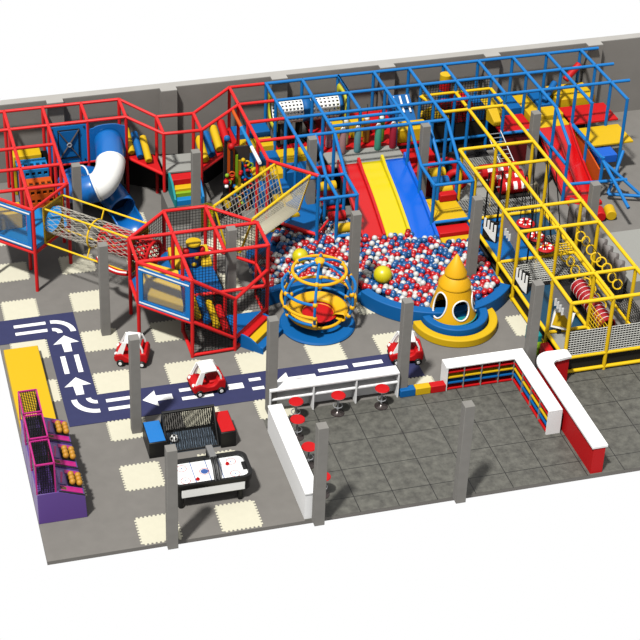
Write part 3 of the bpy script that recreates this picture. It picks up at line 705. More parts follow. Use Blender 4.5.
lane(9.22, 10.05, slr, 'red_lane', -.1); lane(10.05, 10.9, sly, 'yellow_lane', .1); lane(10.9, 11.74, slb, 'blue_lane', .45)
build('slide_base', M().add([(9.3, .7, 0.05), (11.7, .7, .05), (11.7, .7, 1.42), (9.3, .7, 1.42)], [(0, 1, 2, 3)]), blackv, ws, solid=.03)
# --- left roller lane
deck(bf, [(8.33, -.7), (8.95, -.7), (8.95, .58), (8.33, .58)], .9, redv); deck(bf, [(8.33, -2.04), (8.95, -2.04), (8.95, -.76), (8.33, -.76)], .6, greyv)
for y, z, m, nm in ((.75, 1.52, redv, 'top red'), (.1, 1.28, yelv, 'yellow'), (-.45, 1.02, bluev, 'blue'), (-1.05, .78, redv, 'lower red'), (-1.75, .72, yelv, 'lowest yellow')):
    roller((8.36, y, z), (8.93, y, z), .17, m, nm + ' foam roller in the narrow lane left of the red slide')
deck(bf, [(7.7, .55), (8.26, .55), (8.26, -.6), (7.66, -1.9), (6.45, -.72), (7.0, .0)], .78, bluev)
build('deck_rail', M().path([(6.95, -1.4, .72), (7.66, -2.0, .72), (8.28, -1.2, .72)], .045, 8), red, bf)
hb = thing('tunnel_board', 'yellow board with a round black crawl hole behind the ball pit', 'tunnel board', (6.95, -.85, 0))
nn = 36; vs = []
for k in range(nn):
    a = 2 * PI * k / nn; c_, s__ = math.cos(a), math.sin(a); q = 1 / max(abs(c_), abs(s__))
    vs.append((6.9 + .27 * c_, -.8, .6 + .27 * s__)); vs.append((6.9 + .5 * c_ * q, -.8, .5 + .47 * s__ * q))
build('board', M().add(vs, [(2 * k, 2 * ((k + 1) % nn), 2 * ((k + 1) % nn) + 1, 2 * k + 1) for k in range(nn)]), yelv, hb, solid=.06)
build('crawl_tube', M().tube((6.9, -.78, .6), (6.9, .1, .6), .27, 24, cap=False), black, hb); build('tube_end', M().tube((6.9, .08, .6), (6.9, .12, .6), .27, 24), black, hb)
# --- middle roller lane and yellow deck
foam('foam_block', M().bx(11.78, 12.95, 2.05, 2.7, 1.48, 2.0), yelv, 'wide yellow foam block beyond the red steps right of the blue slide')
foam('foam_step', M().bx(11.74, 12.95, 1.3, 1.95, 0, 1.3), redv, 'upper red foam step right of the blue slide', 'foam step'); foam('foam_step', M().bx(11.74, 12.95, .66, 1.28, 0, 1.08), redv, 'lower red foam step right of the blue slide', 'foam step')
for y, z, m, nm in ((.35, 1.12, yelv, 'upper yellow'), (-.05, 1.0, bluev, 'upper blue'), (-.42, .9, yelv, 'lower yellow')):
    roller((12.36, y, z), (12.96, y, z), .2, m, nm + ' foam roller above the yellow deck with seams')
foam('foam_block', M().bx(12.36, 12.96, -.95, -.66, .72, 1.0), redv, 'red foam block at the back of the yellow deck with seams')
deck(bf, [(11.72, -2.04), (12.96, -2.04), (12.96, -.62), (11.72, -.62)], .72, yelv, .1)
build('pad_seam', M().path([(12.1, -1.45, .725), (12.96, -1.38, .725)], .012, 4).path([(11.75, -1.98, .725), (12.1, -1.45, .725), (11.9, -.7, .725)], .012, 4), mustard, bf)
foam('foam_step', M().bx(11.78, 12.9, -2.6, -2.12, .2, .56), redv, 'red foam step from the yellow deck into the balls', 'foam step'); foam('foam_step', M().bx(11.78, 12.9, -3.0, -2.62, .1, .42), yelv, 'yellow foam step half sunk in the balls', 'foam step')
# --- striped wedge, tower figure and pads in the net bay
sw = thing('striped_ramp', 'small blue ramp with white diagonal bars beside the net bay', 'ramp', (12.5, 3.6, 1.5))
build('ramp', M().hexa([(12.1, 3.2, 1.5), (12.9, 3.2, 1.5), (12.9, 4.2, 1.5), (12.1, 4.2, 1.5)], [(12.1, 3.2, 1.6), (12.9, 3.2, 1.6), (12.9, 4.2, 2.25), (12.1, 4.2, 2.25)]), bluev, sw)
for k in range(3): build('white_bar', M().bar((12.25 + .25 * k, 3.5, 1.88), (12.25 + .25 * k, 4.1, 2.25), .06, .04), white, sw)
tf = thing('padded_tower', 'padded column banded yellow, red and blue reaching the top rails', 'padded column', (14.15, 3.9, .6))
for z0, z1, m, nm in ((2.75, 3.05, yelv, 'yellow_band'), (2.45, 2.75, redv, 'red_band'), (1.9, 2.45, bluev, 'blue_band'), (.6, 1.9, blackv, 'lower_sleeve')):
    build(nm, M().lathe([(0, z0), (.21, z0), (.21, z1), (0, z1)], 14.15, 3.9, 18), m, tf)
cl = thing('clown_bumper', 'red and yellow round bumper figure behind the black netting', 'foam figure', (13.85, 3.75, 0))
build('body', M().ball((13.75, 3.75, 1.5), .4, 14, 10, 1.1, .8, .8), yelv, cl); build('head', M().ball((14.1, 3.7, 1.95), .22, 12, 8), redv, cl)
build('arm', M().ball((14.2, 3.7, 1.35), .15, 10, 8), yelv, cl); build('arm', M().ball((13.3, 3.7, 1.6), .15, 10, 8), yelv, cl); build('stand', M().bx(13.4, 13.95, 3.6, 3.95, 0, 1.3), blackv, cl)
foam('foam_block', M().bx(14.45, 15.15, 3.5, 4.4, 0, 1.95), redv, 'big red foam block behind the netting'); foam('foam_block', M().bx(15.17, 15.62, 3.5, 4.4, 0, 1.8), bluev, 'blue foam block beside the big red one behind the netting')
foam('foam_wedge', M().hexa([(15.62, 2.55, 1.42), (15.9, 2.55, 1.42), (15.9, 3.1, 1.42), (15.5, 3.1, 1.42)], [(15.62, 2.55, 1.6), (15.9, 2.55, 1.6), (15.9, 3.1, 2.0), (15.5, 3.1, 2.0)]), yelv, 'small yellow foam wedge above the silver ladder')
build('safety_net', M().net((13.05, 3.3, 1.4), (14.3, 3.3, 1.4), (14.3, 3.3, 2.98), (13.05, 3.3, 2.98), 12, 15, .011), netb, bf); build('safety_net', M().net((14.36, 3.3, 1.4), (15.64, 3.3, 1.4), (15.64, 3.3, 2.98), (14.36, 3.3, 2.98), 12, 15, .011), netb, bf)
build('skirt', M().bx(13.1, 15.6, 3.34, 3.38, .02, 1.3), blackv, bf)
# --- right bays
deck(bf, [(15.7, 2.0), (17.0, 2.0), (17.0, 3.28), (15.7, 3.28)], 1.42, redv); deck(bf, [(15.7, 1.97), (17.0, 1.97), (17.0, .8), (15.7, .8)], .9, redv) if False else None
for k in range(4):
    foam('foam_step', M().bx(15.72 + .66 * k, 16.36 + .66 * k, 3.4, 4.55, 1.3, 1.5 + .12 * (k % 2)), yelv if k % 2 == 0 else bluev, '%s foam step against the wall above the red deck, %s' % (('yellow', 'blue')[k % 2], ['leftmost', 'second from left', 'third from left', 'rightmost'][k]), 'foam step')
build('skirt', M().bx(15.72, 19.6, 3.32, 3.36, .02, 1.36), blackv, bf); build('skirt', M().bx(15.72, 17.0, 1.98, 2.02, .02, 1.3), mat('maroon vinyl', (120, 12, 20)), bf)
foam('foam_block', M().bx(17.06, 18.32, 2.6, 3.26, 1.1, 1.62), yelv, 'yellow foam block at the back of the red twin slide'); foam('foam_block', M().bx(17.06, 18.32, 2.0, 2.58, 1.1, 1.5), yelv, 'yellow foam block at the head of the red twin slide')
foam('foam_block', M().bx(18.4, 19.9, 3.4, 4.55, 1.3, 1.75), yelv, 'yellow foam block against the wall in the far right bay')
deck(bf, [(18.42, 2.0), (20.2, 2.0), (20.2, 3.28), (18.42, 3.28)], 1.5, redv); deck(bf, [(18.42, .66), (20.2, .66), (20.2, 1.96), (18.42, 1.96)], 1.3, yelv)
roller((17.9, 3.5, 1.72), (18.55, 4.1, 2.1), .12, bluev, 'leaning blue foam roller at the far right'); roller((19.0, 4.2, 2.1), (19.6, 4.4, 2.6), .13, redv, 'leaning red foam roller at the far right edge')
foam('foam_block', M().bx(18.5, 19.3, .0, .6, .9, 1.22), mat('vivid blue vinyl', (0, 110, 235)), 'vivid blue foam block below the right yellow deck')
op = thing('barrier_panel', 'orange panel with a mustard edge beside the red twin slide', 'panel', (18.5, 0, 0))
build('panel', M().slab((18.44, 1.5, 0), (0, -1, 0), (0, 0, 1), [(0, 0), (2.0, 0), (2.0, 1.0), (0, 1.45)], .05), orav, op); build('edge', M().slab((18.43, 1.95, 0), (0, -1, 0), (0, 0, 1), [(0, 0), (.4, 0), (.4, 1.45), (0, 1.5)], .06), mustard, op)
# twin red slide
tw2 = thing('twin_slide', 'broad glossy red twin slide on the right of the blue frame', 'slide', (17.7, .5, 0))
n = 20; prof = [(1.98 - 2.65 * i / n, 1.48 - 1.36 * (i / n) + .1 * math.sin(PI * i / n) * -1) for i in range(n + 1)]
def strip(x0, x1, dz):
    vs = []; fs = []
    for y, z in prof: vs += [(x0, y, z + dz), (x1, y, z + dz), (x1, y, z - .06), (x0, y, z - .06)]
    for i in range(n):
        for k in range(4): fs.append((i * 4 + k, (i + 1) * 4 + k, (i + 1) * 4 + (k + 1) % 4, i * 4 + (k + 1) % 4))
    fs += [(3, 2, 1, 0), (n * 4, n * 4 + 1, n * 4 + 2, n * 4 + 3)]
    return M().add(vs, fs)
for x0, x1 in ((17.14, 17.66), (17.74, 18.26)): build('lane', strip(x0, x1, 0), slr, tw2)
for x0, x1 in ((17.06, 17.14), (17.66, 17.74), (18.26, 18.34)): build('ridge', strip(x0, x1, .13), slr, tw2, bevel=.02)
build('landing_pad', M().bx(17.1, 18.3, -1.25, -.7, 0, .14), redv, tw2, bevel=.03)
for a, m, nm in ((17.75, redv, 'red'), (18.15, yelv, 'yellow')): roller((a, -2.3, .19), (a + .12, -1.8, .19), .19, m, nm + ' foam roller lying on the floor at the far right', None)
solo('column_wrap', M().bx(15.86, 16.3, -.2, .25, 0, .5), brown, 'beige block at the foot of the right column by the red slide', 'foam block')
# silver ladder
ld = thing('ladder', 'silver ladder with rungs leaning up to the red deck', 'ladder', (15.2, 1.0, .6))
la, lb = V(15.18, .62, .95), V(15.08, 1.9, 1.6); lx = V(.52, 0, 0)
build('stile', M().tube(la, lb, .022, 8), metal, ld); build('stile', M().tube(la + lx, lb + lx, .022, 8), metal, ld)
for k in range(8):
    p = la.lerp(lb, (k + .5) / 8); build('rung', M().tube(p, p + lx, .016, 8), metal, ld)
# ================================================================ YELLOW CAGE
ZY = 2.6; DY = .62
yc = thing('yellow_play_cage', 'long yellow tubular obstacle cage with mesh floors on the right', 'play cage', (14.3, -4, 0))
ys = [3.3, 1.95, .61, -.73, -2.05, -3.42, -4.77, -6.1, -7.46, -8.8, -10.15]
pp = []
for x in (13.0, 14.33, 15.67):
    for y in ys:
        if y in (3.3, 1.95): continue
        if y in (.61, -3.42, -7.46): continue
        pp.append((x + (.11 if x == 13.0 and y > -2.5 else 0), y, ZY))
frame(yc, yellow, pp, [
    ln((13.0, 3.3, ZY), (15.67, 3.3, ZY)), ln((13.0, 3.3, ZY), (13.4, 1.95, ZY), (15.67, 1.95, ZY)), ln((13.0, -.73, ZY), (15.67, -.73, ZY)), ln((13.0, -2.05, ZY), (15.67, -2.05, ZY)),
    ln((13.0, -4.77, ZY), (15.67, -4.77, ZY)), ln((13.0, -6.1, ZY), (15.67, -6.1, ZY)), ln((13.0, -8.8, ZY), (15.67, -8.8, ZY)), ln((13.0, -10.15, ZY), (15.67, -10.15, ZY)),
    ln((13.0, -.73, ZY), (13.0, -10.15, ZY)), ln((14.33, 3.3, ZY), (14.33, -10.15, ZY)), ln((15.67, 3.3, ZY), (15.67, -10.15, ZY)),
    ln((13.0, -2.05, DY), (13.0, -10.15, DY)), ln((13.0, -10.15, DY), (15.67, -10.15, DY)), ln((13.0, -4.9, .1), (13.0, -10.15, .1)), ln((13.0, -10.15, .1), (15.67, -10.15, .1)), ln((15.67, -2.05, DY), (15.67, -10.15, DY)),
    ln((13.0, -2.05, DY), (15.67, -2.05, DY)), ln((13.0, -4.77, DY), (15.67, -4.77, DY)), ln((13.0, -8.8, DY), (14.33, -8.8, DY)), ln((14.33, -6.1, DY), (14.33, -10.15, DY))])
meshg = mat('grey mesh', (150, 150, 146), .8, .1, 2.4)
def floornet(x0, x1, y0, y1, z=DY - .02, m=meshg, st=.085):
    build('mesh_floor', M().net((x0, y0, z), (x1, y0, z), (x1, y1, z), (x0, y1, z), max(3, int((x1 - x0) / st)), max(3, int((y1 - y0) / st)), .011), m, yc)
floornet(13.05, 15.6, .3, 1.9); floornet(13.05, 14.3, -6.05, -4.8); floornet(13.05, 14.3, -2.0, -.75); floornet(14.36, 15.64, -6.05, -4.8); floornet(14.36, 15.64, -2.0, -.75); floornet(14.4, 15.6, -4.7, -3.6)
deckg = mat('dark cage deck', (52, 50, 50), .7, .1)
build('deck', M().bx(13.05, 15.62, -10.1, 3.25, .1, .16), deckg, yc); build('deck', M().bx(13.05, 14.3, -4.7, -2.1, .5, .56), bluev, yc)
mat('deep teal vinyl', (14, 78, 110)); build('deck', M().bx(13.05, 14.3, -8.75, -6.2, .42, .5), MATS['deep teal vinyl'], yc); build('deck', M().bx(14.4, 15.6, -3.5, -2.1, .5, .56), MATS['deep teal vinyl'], yc)
build('deck', M().bx(13.05, 14.3, -.7, .3, .5, .58), greyv, yc); build('deck', M().bx(13.05, 13.95, -10.1, -8.85, .5, .58), greyv, yc)
# front net wall and low skirts
build('safety_net', M().net((13.05, -10.15, DY), (15.62, -10.15, DY), (15.62, -10.15, 1.55), (13.05, -10.15, 1.55), 28, 11, .013), mat('light grey net', (196, 196, 190), .8, .1, 2.4), yc)
build('net_backing', M().bx(13.05, 15.62, -10.11, -10.09, .12, 1.5), blackv, yc)
build('safety_net', M().net((15.66, -10.1, DY), (15.66, -7.5, DY), (15.66, -7.5, 1.5), (15.66, -10.1, 1.5), 24, 9, .011), netb, yc)
build('safety_net', M().net((14.33, -10.1, DY), (14.33, -8.85, DY), (14.33, -8.85, 1.5), (14.33, -10.1, 1.5), 8, 6, .011), yellow, yc)
build('safety_net', M().net((14.4, -4.72, DY), (15.6, -4.72, DY), (15.6, -4.72, 1.0), (14.4, -4.72, 1.0), 12, 4, .02), yellow, yc)
build('safety_net', M().net((13.05, -6.12, DY), (14.3, -6.12, DY), (14.3, -6.12, 1.35), (13.05, -6.12, 1.35), 14, 9, .014), MATS['light grey net'], yc)
build('skirt', M().bx(13.06, 13.09, -10.1, -4.9, .12, .5), blackv, yc)
# red white checked rollers
for k, y in enumerate((.25, -.22, -.69)):
    t = thing('checked_roller', 'red and white checked roller, %s of three across the cage' % ('rearmost', 'middle', 'front')[k], 'roller', (14.9, y, .6), 'checked rollers in the cage')
    z = .98 - .04 * k; r = .27; n_ = 12; ns = 7; x0, x1 = 14.25 - .0 + .18 * k, 15.6
    a_ = M(); b_ = M()
    for i in range(ns):
        xa = x0 + (x1 - x0) * i / ns; xb = x0 + (x1 - x0) * (i + 1) / ns
        for q in range(6):
            dst = b_ if (i % 2 == 1 and q % 2 == 0) else a_
            g = [(2 * PI * (q + s_ / 3) / 6) for s_ in range(4)]
            vs = [(x, y + r * math.cos(u), z + r * math.sin(u)) for x in (xa, xb) for u in g]
            dst.add(vs, [(s_, s_ + 1, s_ + 5, s_ + 4) for s_ in range(3)])
    for x in (x0, x1): a_.add([(x, y + r * math.cos(2 * PI * q / 18), z + r * math.sin(2 * PI * q / 18)) for q in range(18)], [tuple(range(18))])
    build('red_cover', a_, redv, t); build('white_checks', b_, white, t)
    build('axle', M().tube((x0 - .12, y, z), (x1 + .1, y, z), .03, 8), metal, t)
solo('roller_trough', M().bx(14.3, 15.6, -1.05, .55, .17, .66), blackv, 'black trough under the checked rollers', 'trough')
# big red wheels at the cage corner
for k, (x, y) in enumerate(((13.25, .9), (13.3, .05))):
    t = thing('crawl_ring', 'red crawl ring with a dark centre, %s beside the blue lane' % ('rear one', 'front one')[k], 'crawl ring', (x, y, .58), 'red crawl rings')
    build('ring', M().torus((x, y, .95), .3, .12, 26, 10, (.35, 1, 0)), redv, t); build('core', M().tube((x - .02, y - .05, .95), (x + .02, y + .05, .95), .22, 18), mat('petrol vinyl', (12, 66, 80)), t)
# hanging rope swings over blue mats
for k, (x, y) in enumerate(((13.35, -2.55), (13.6, -3.0), (13.85, -2.5), (13.8, -5.2))):
    t = thing('rope_swing', 'black hanging swing rope, %s' % ['first from the ball pit over the blue mat', 'second over the blue mat', 'third over the blue mat', 'behind the grey striped panel'][k], 'swing rope', (x, y, .58), 'black swing ropes')
    build('rope', M().tube((x, y, .62), (x + .04, y + .06, ZY), .03, 8), netb, t); build('knot', M().ball((x, y, .66), .07, 10, 6), netb, t)
# disc swings
for k, (x, y, z) in enumerate(((14.55, -3.2, .95), (14.6, -4.0, .9), (14.6, -4.75, .95))):
    t = thing('disc_swing', 'red disc seat with white pattern on black ropes, %s' % ['rearmost', 'middle', 'nearest the front'][k], 'disc swing', (x, y, z), 'disc swings in the cage')
    build('disc', M().lathe([(0, z - .05), (.27, z - .05), (.31, z), (.27, z + .05), (0, z + .06)], x, y, 24), redv, t)
    for q in range(6): build('white_mark', M().ball((x + .18 * math.cos(q * PI / 3), y + .18 * math.sin(q * PI / 3), z + .055), .06, 8, 6, 1, 1, .3), white, t)
    for q in range(3): build('rope', M().tube((x + .24 * math.cos(q * 2.1), y + .24 * math.sin(q * 2.1), z + .04), (x + .05 * math.cos(q * 2.1), y + .35, ZY), .016, 6), netb, t)
build('swing_ropes', M().tube((15.2, -2.3, .6), (15.5, -1.2, ZY), .02, 6).tube((15.3, -3.6, .6), (15.6, -2.1, ZY), .02, 6).tube((15.4, -4.3, .6), (15.62, -2.8, ZY), .02, 6), netb, yc)
# key board panels
def keyboard(x, ya, yb, z0, z1, label, nb_=4):
    t = thing('key_panel', label, 'panel', (x, ya, z0)); U = V(.55, -.6, 0)
    build('board', M().slab((x, ya, z0), U, (0, 0, 1), [(0, 0), (ya - yb, 0), (ya - yb, z1 - z0), (0, z1 - z0)], .04), black, t)
    W = ya - yb - .06; Hh = z1 - z0; P = [(0, .5 * Hh)]
    bw = W / (nb_ * 1.6 - .6)
    for k in range(nb_):
        a_ = k * bw * 1.6; top = Hh * (1.02 - .07 * k)
        P += [(a_, top), (a_ + bw, top)]
        if k < nb_ - 1: P += [(a_ + bw, .58 * Hh - .06 * k), (a_ + 1.6 * bw, .58 * Hh - .06 * k)]
    P += [(W, -.02), (W * .62, .1 * Hh)]
    build('white_keys', M().slab(V(x, ya, z0 + .04) + U.normalized() * .03 + U.normalized().cross(V(0, 0, 1)) * .042, U, (0, 0, 1), P, .02), white, t)
    return t
keyboard(13.05, -3.2, -3.72, .6, 1.36, 'black panel with white keys at the back of the cage side')
keyboard(12.99, -6.18, -6.66, .5, 1.3, 'black panel with white keys nearer the front of the cage side')
for (ya, yb, lab, q) in ((-4.8, -6.05, 'grey hanging panel with white strips above the blue mat', 3), (-8.85, -10.1, 'grey hanging panel with white strips at the front corner of the cage', 4)):
    t = thing('grey_panel', lab, 'panel', (13.0, (ya + yb) / 2, 1.7))
    build('board', M().slab((13.02, ya, 0), (0, -1, 0), (0, 0, 1), [(.05, 2.5), (ya - yb - .05, 2.5), (ya - yb - .05, 1.95 if q == 4 else 1.8), (.05, 1.95)], .03), greyg, t)
    for k in range(q): build('white_strip', M().bar((12.97, ya - .35 - .17 * k, 1.9), (12.97, ya - .35 - .17 * k, 2.15), .09, .02), white, t)
bx_ = thing('target_board', 'white framed yellow square board inside the front of the cage', 'board', (13.6, -8.9, .6))
tu, tv_ = V(.72, -.69, .1), V(.25, .1, .95)
build('frame', M().slab((13.1, -8.7, .78), tu, tv_, [(0, 0), (.66, 0), (.66, .6), (0, .6)], .05), white, bx_); build('face', M().slab(V(13.1, -8.7, .78) + tu.normalized() * .09 + tv_.normalized() * .08 + tu.cross(tv_).normalized() * .045, tu, tv_, [(0, 0), (.48, 0), (.48, .44), (0, .44)], .02), yelv, bx_); build('stand', M().bx(13.3, 13.42, -8.9, -8.8, .58, .85), black, bx_)
# red striped tunnel
rt_ = thing('striped_tunnel', 'red corrugated crawl tunnel with thin white rings at the front of the cage', 'tunnel', (14.8, -8.3, .7))
ta, tb = V(14.72, -7.1, 1.0), V(14.8, -9.2, .85); pts = [ta.lerp(tb, i / 44) for i in range(45)]
mb = M(); dv = (tb - ta).normalized()
nr = 18; au = dv.cross(V(0, 0, 1)).normalized(); av = dv.cross(au); vs = []
for i, p in enumerate(pts):
    r_ = .245 + (.02 if i % 2 else -.012)
    vs += [p + (au * math.cos(2 * PI * k / nr) + av * math.sin(2 * PI * k / nr)) * r_ for k in range(nr)]
build('sleeve', mb.add(vs, [(i * nr + k, i * nr + (k + 1) % nr, (i + 1) * nr + (k + 1) % nr, (i + 1) * nr + k) for i in range(44) for k in range(nr)]), mat('dark red vinyl', (196, 14, 30), .6, .15), rt_, solid=.02)
for i in range(1, 44, 4): build('white_ring', M().torus(pts[i], .268, .009, 24, 6, dv), white, rt_)
for p in (ta, tb): build('stand', M().bx(p.x - .2, p.x + .2, p.y - .04, p.y + .04, .16, p.z - .2), black, rt_)
# yellow ring chains
for c in range(2):
    t = thing('ring_chain', 'chain of yellow hoops hanging in the cage, %s' % ('left chain above the mesh', 'right chain beside the curtain')[c], 'ring chain', (14.9 + .7 * c, -6.6, 1.0))
    for k in range(8):
        x = 14.95 + .6 * c; y = -5.55 - .4 * k + .3 * c; z = 1.05 + .5 * c + .06 * math.sin(k * 1.7)
        build('hoop', M().torus((x, y, z), .15, .026, 18, 6, (math.sin(k * 1.3) * .5 - .2, -1, .5)), yellow, t)
    build('cord', M().tube((14.95 + .6 * c, -4.9, 1.2 + .5 * c), (14.95 + .6 * c, -8.5, 1.2 + .5 * c), .01, 6), netb, t)
# grey corrugated curtain outside the cage
vs = []; n = 60
for i in range(n + 1):
    y = -2.6 - 4.4 * i / n; x = 16.35 + .13 * math.sin(i * 1.05)
    vs += [(x, y, .02), (x, y, 1.35)]
solo('strip_curtain', M().add(vs, [(2 * i, 2 * i + 2, 2 * i + 3, 2 * i + 1) for i in range(n)]), mat('curtain vinyl', (120, 112, 108), .5, .2), 'grey pleated strip curtain along the right side of the cage', 'curtain', solid=.02)
solo('low_wall', M().bx(16.6, 19.5, -7.0, -4.1, 0, .75), greyv, 'light grey low platform right of the pleated curtain', 'platform')
# foam steps into the cage
for y0, y1, z, m, nm in ((-8.75, -8.1, .5, tealv, 'teal'), (-9.1, -8.77, .3, grnv, 'green')):
    foam('foam_step', M().bx(12.62, 12.9, y0, y1, 0, z), m, nm + ' foam step beside the lower cage rail', 'foam step')
foam('foam_step', M().bx(12.66, 12.93, -10.0, -9.12, 0, .52), redv, 'red foam step beside the lower cage rail', 'foam step')
# ================================================================ BALL PIT
pc = (10.8, -4.2); pr_ = 2.62
wallL = catmull([(5.15, -4.55, 0), (5.8, -4.36, 0), (6.5, -4.27, 0), (7.2, -4.38, 0), (7.84, -4.74, 0)], 6)
a0 = math.atan2(-5.15 + 4.2, 8.3 - 10.8) ; a1 = math.atan2(-5.9 + 4.2, 12.9 - 10.8)
a0 = a0 % (2 * PI); a1 = a1 % (2 * PI)
pit = thing('ball_pit', 'blue padded curved wall enclosing the ball pit', 'ball pit', (9, -4.5, 0))
build('left_wall', M().ribbon([tuple(p) for p in wallL], .3, 0, .52), bluev, pit, bevel=.025)
build('right_wall', M().arcblock(pc[0], pc[1], pr_ - .15, pr_ + .17, 0, .52, a0, a1, 48), bluev, pit, bevel=.025)
fl = [(p.x, p.y) for p in wallL] + [(pc[0] + pr_ * math.cos(a0 + (a1 - a0) * i / 20), pc[1] + pr_ * math.sin(a0 + (a1 - a0) * i / 20)) for i in range(1, 21)] + [(12.95, -2.1), (9.0, -.6), (6.6, -.6), (5.3, -1.8)]
build('pit_floor', M().prism(fl, .01, .3), bluev, pit)
def inside(x, y, poly):
    c = False; n = len(poly)
    for i in range(n):
        (xa, ya), (xb, yb) = poly[i], poly[i - 1]
        if (ya > y) != (yb > y) and x < (xb - xa) * (y - ya) / (yb - ya) + xa: c = not c
    return c
inner = [(p.x, p.y + .2) for p in wallL[:-1]] + [(8.25, -4.75)] + [(pc[0] + (pr_ - .25) * math.cos(a0 + (a1 - a0) * i / 20), pc[1] + (pr_ - .25) * math.sin(a0 + (a1 - a0) * i / 20)) for i in range(1, 21)] + [(12.92, -2.3), (11.7, -2.2), (9.1, -1.2), (9.0, -.85), (7.5, -.95), (7.2, -.95), (6.4, -1.05), (5.25, -1.9)]
BR = .1
spots = []
k = 0
yy = -6.8
row = 0
while yy < -.8:
    xx = 5.1 + (.093 if row % 2 else 0)
    while xx < 13:
        x = xx + R.uniform(-.03, .03); y = yy + R.uniform(-.03, .03)
        if inside(x, y, inner) and not (x < 6.3 and y > -2.4 and (x - 4.44) < (y + 3.44) + 1.1):
            if math.hypot(x - 9.1, y + 4.65) > .3 and math.hypot(x - 6.82, y + 2.98) > .3 and math.hypot(x - 10.75, y + 6.75) > .85 and math.hypot(x - 12, y + 4.93) > .24 and math.hypot(x - 8, y + 4.93) > .24:
                if not (9.15 < x < 11.8 and y > -2.25 - .3 * (x > 10.9)) and not (11.7 < x < 12.95 and y > -3.05):
                    spots.append((x, y))
        xx += .186
    yy += .16; row += 1
R.shuffle(spots)
camP = V(-6.83, -48.1, 31)
def bm_ball(seg, rg): return M().ball((0, 0, 0), BR, seg, rg)
meshes = {}
for nm, m in (('red', ballr), ('blue', ballb), ('white', ballw)):
    me = bm_ball(14, 9).mesh('ball'); me.materials.append(m); meshes[nm] = me
names = ['red', 'blue', 'white']
# the nearest balls stand as individuals, the rest of the heap is one mass
spots.sort(key=lambda p: p[1])
ind = spots[:296]; rest = spots[296:]
print('BALLS', len(spots))
def zball(): return .47 + R.uniform(-.05, .07)
def pick():
    q = R.random(); return 'red' if q < .36 else 'blue' if q < .70 else 'white'
for x, y in ind:
    c = pick(); o = bpy.data.objects.new('pit_ball', meshes[c]); COL.objects.link(o); o.location = (x, y, zball())
    o['label'] = 'small %s plastic ball lying in the front of the ball pit' % c; o['category'] = 'ball'; o['group'] = '%s balls in the pit' % c
mb = M(); mi = []
hv = M().ball((0, 0, 0), BR, 10, 7)
def addball(x, y, z, c):
    mb.add([p + V(x, y, z) for p in hv.v], hv.f); mi.extend([names.index(c)] * len(hv.f))
for x, y in rest: addball(x, y, zball(), pick())
for x, y in spots:          # lower layer showing through the gaps
    if R.random() < .5: addball(x + R.uniform(-.08, .08), y + R.uniform(-.08, .08), .38, pick())
for i in range(60):         # a loose upper layer
    x, y = R.choice(rest); addball(x + .07, y + .06, .6, pick())
o = build('ball_heap', mb, ballr, None)
for m in (ballb, ballw): o.data.materials.append(m)
o.data.polygons.foreach_set('material_index', mi)
o['label'] = 'heap of small red, blue and white plastic balls filling the back of the pit'; o['category'] = 'ball heap'; o['kind'] = 'stuff'
for x, y, r, lab in ((6.82, -2.98, .27, 'large yellow ball in the pit behind the climbing globe'), (9.1, -4.65, .3, 'large yellow ball in the pit left of the cone house')):
    solo('large_ball', M().ball((x, y, .42 + r * .75), r, 28, 18), bally, lab, 'ball')

# ================================================================ CLIMBING GLOBE
cg = thing('climbing_globe', 'blue and yellow tubular climbing globe with red seat on a round blue base', 'climbing globe', (6.55, -5.95, 0))
gx, gy, gz, gr = 6.55, -5.95, 1.2, 1.17
build('base_disc', M().lathe([(0, 0), (1.17, 0), (1.19, .05), (1.15, .1), (0, .1)], gx, gy, 56), bluev, cg)
build('seat_tray', M().lathe([(.5, .44), (.86, .4), (.93, .46), (.92, .62), (.86, .66), (.6, .6), (.52, .52)], gx, gy, 56, math.radians(-42), math.radians(252)), orange, cg, solid=.03)
build('seat_bowl', M().lathe([(0, .32), (.5, .36), (.62, .5), (.57, .52), (.5, .44), (0, .4)], gx, gy, 40), redv, cg)
build('spindle', M().tube((gx, gy, .08), (gx, gy, .4), .3, 20), black, cg)
build('lower_rim', M().torus((gx, gy, .4), .78, .05, 48, 8), orange, cg)
def sph(az, el): return V(gx + gr * math.cos(el) * math.cos(az), gy + gr * math.cos(el) * math.sin(az), gz + gr * math.sin(el))
mer = [math.radians(a) for a in (-112, -42, 15, 70, 128, 192)]
elt = math.asin(.83 / 1.17); elb = math.asin(-.62 / 1.17)
for a in mer:
    build('meridian_bar', M().path([sph(a, PI / 2 * .97 + (elb - PI / 2 * .97) * i / 16) for i in range(17)], .045, 8), blue, cg)
build('top_ring', M().torus((gx, gy, gz + .83), .83, .052, 48, 8), orange, cg)
g0, g1 = math.radians(-42 + 0), math.radians(248)
def parallel(nm, el, m, a0=g0, a1=g1):
    build(nm, M().path([sph(a0 + (a1 - a0) * i / 30, el) for i in range(31)], .048, 8), m, cg)
parallel('side_ring', .25, blue); parallel('side_ring', -.15, orange); parallel('side_ring', -.45, blue)
build('hub', M().ball((gx, gy, gz + gr), .17, 14, 8, 1, 1, .6), orange, cg)
for a in mer:
    for el in (elt, .25, -.15, -.45):
        build('joint', M().ball(sph(a, el), .085, 8, 6), orange, cg)

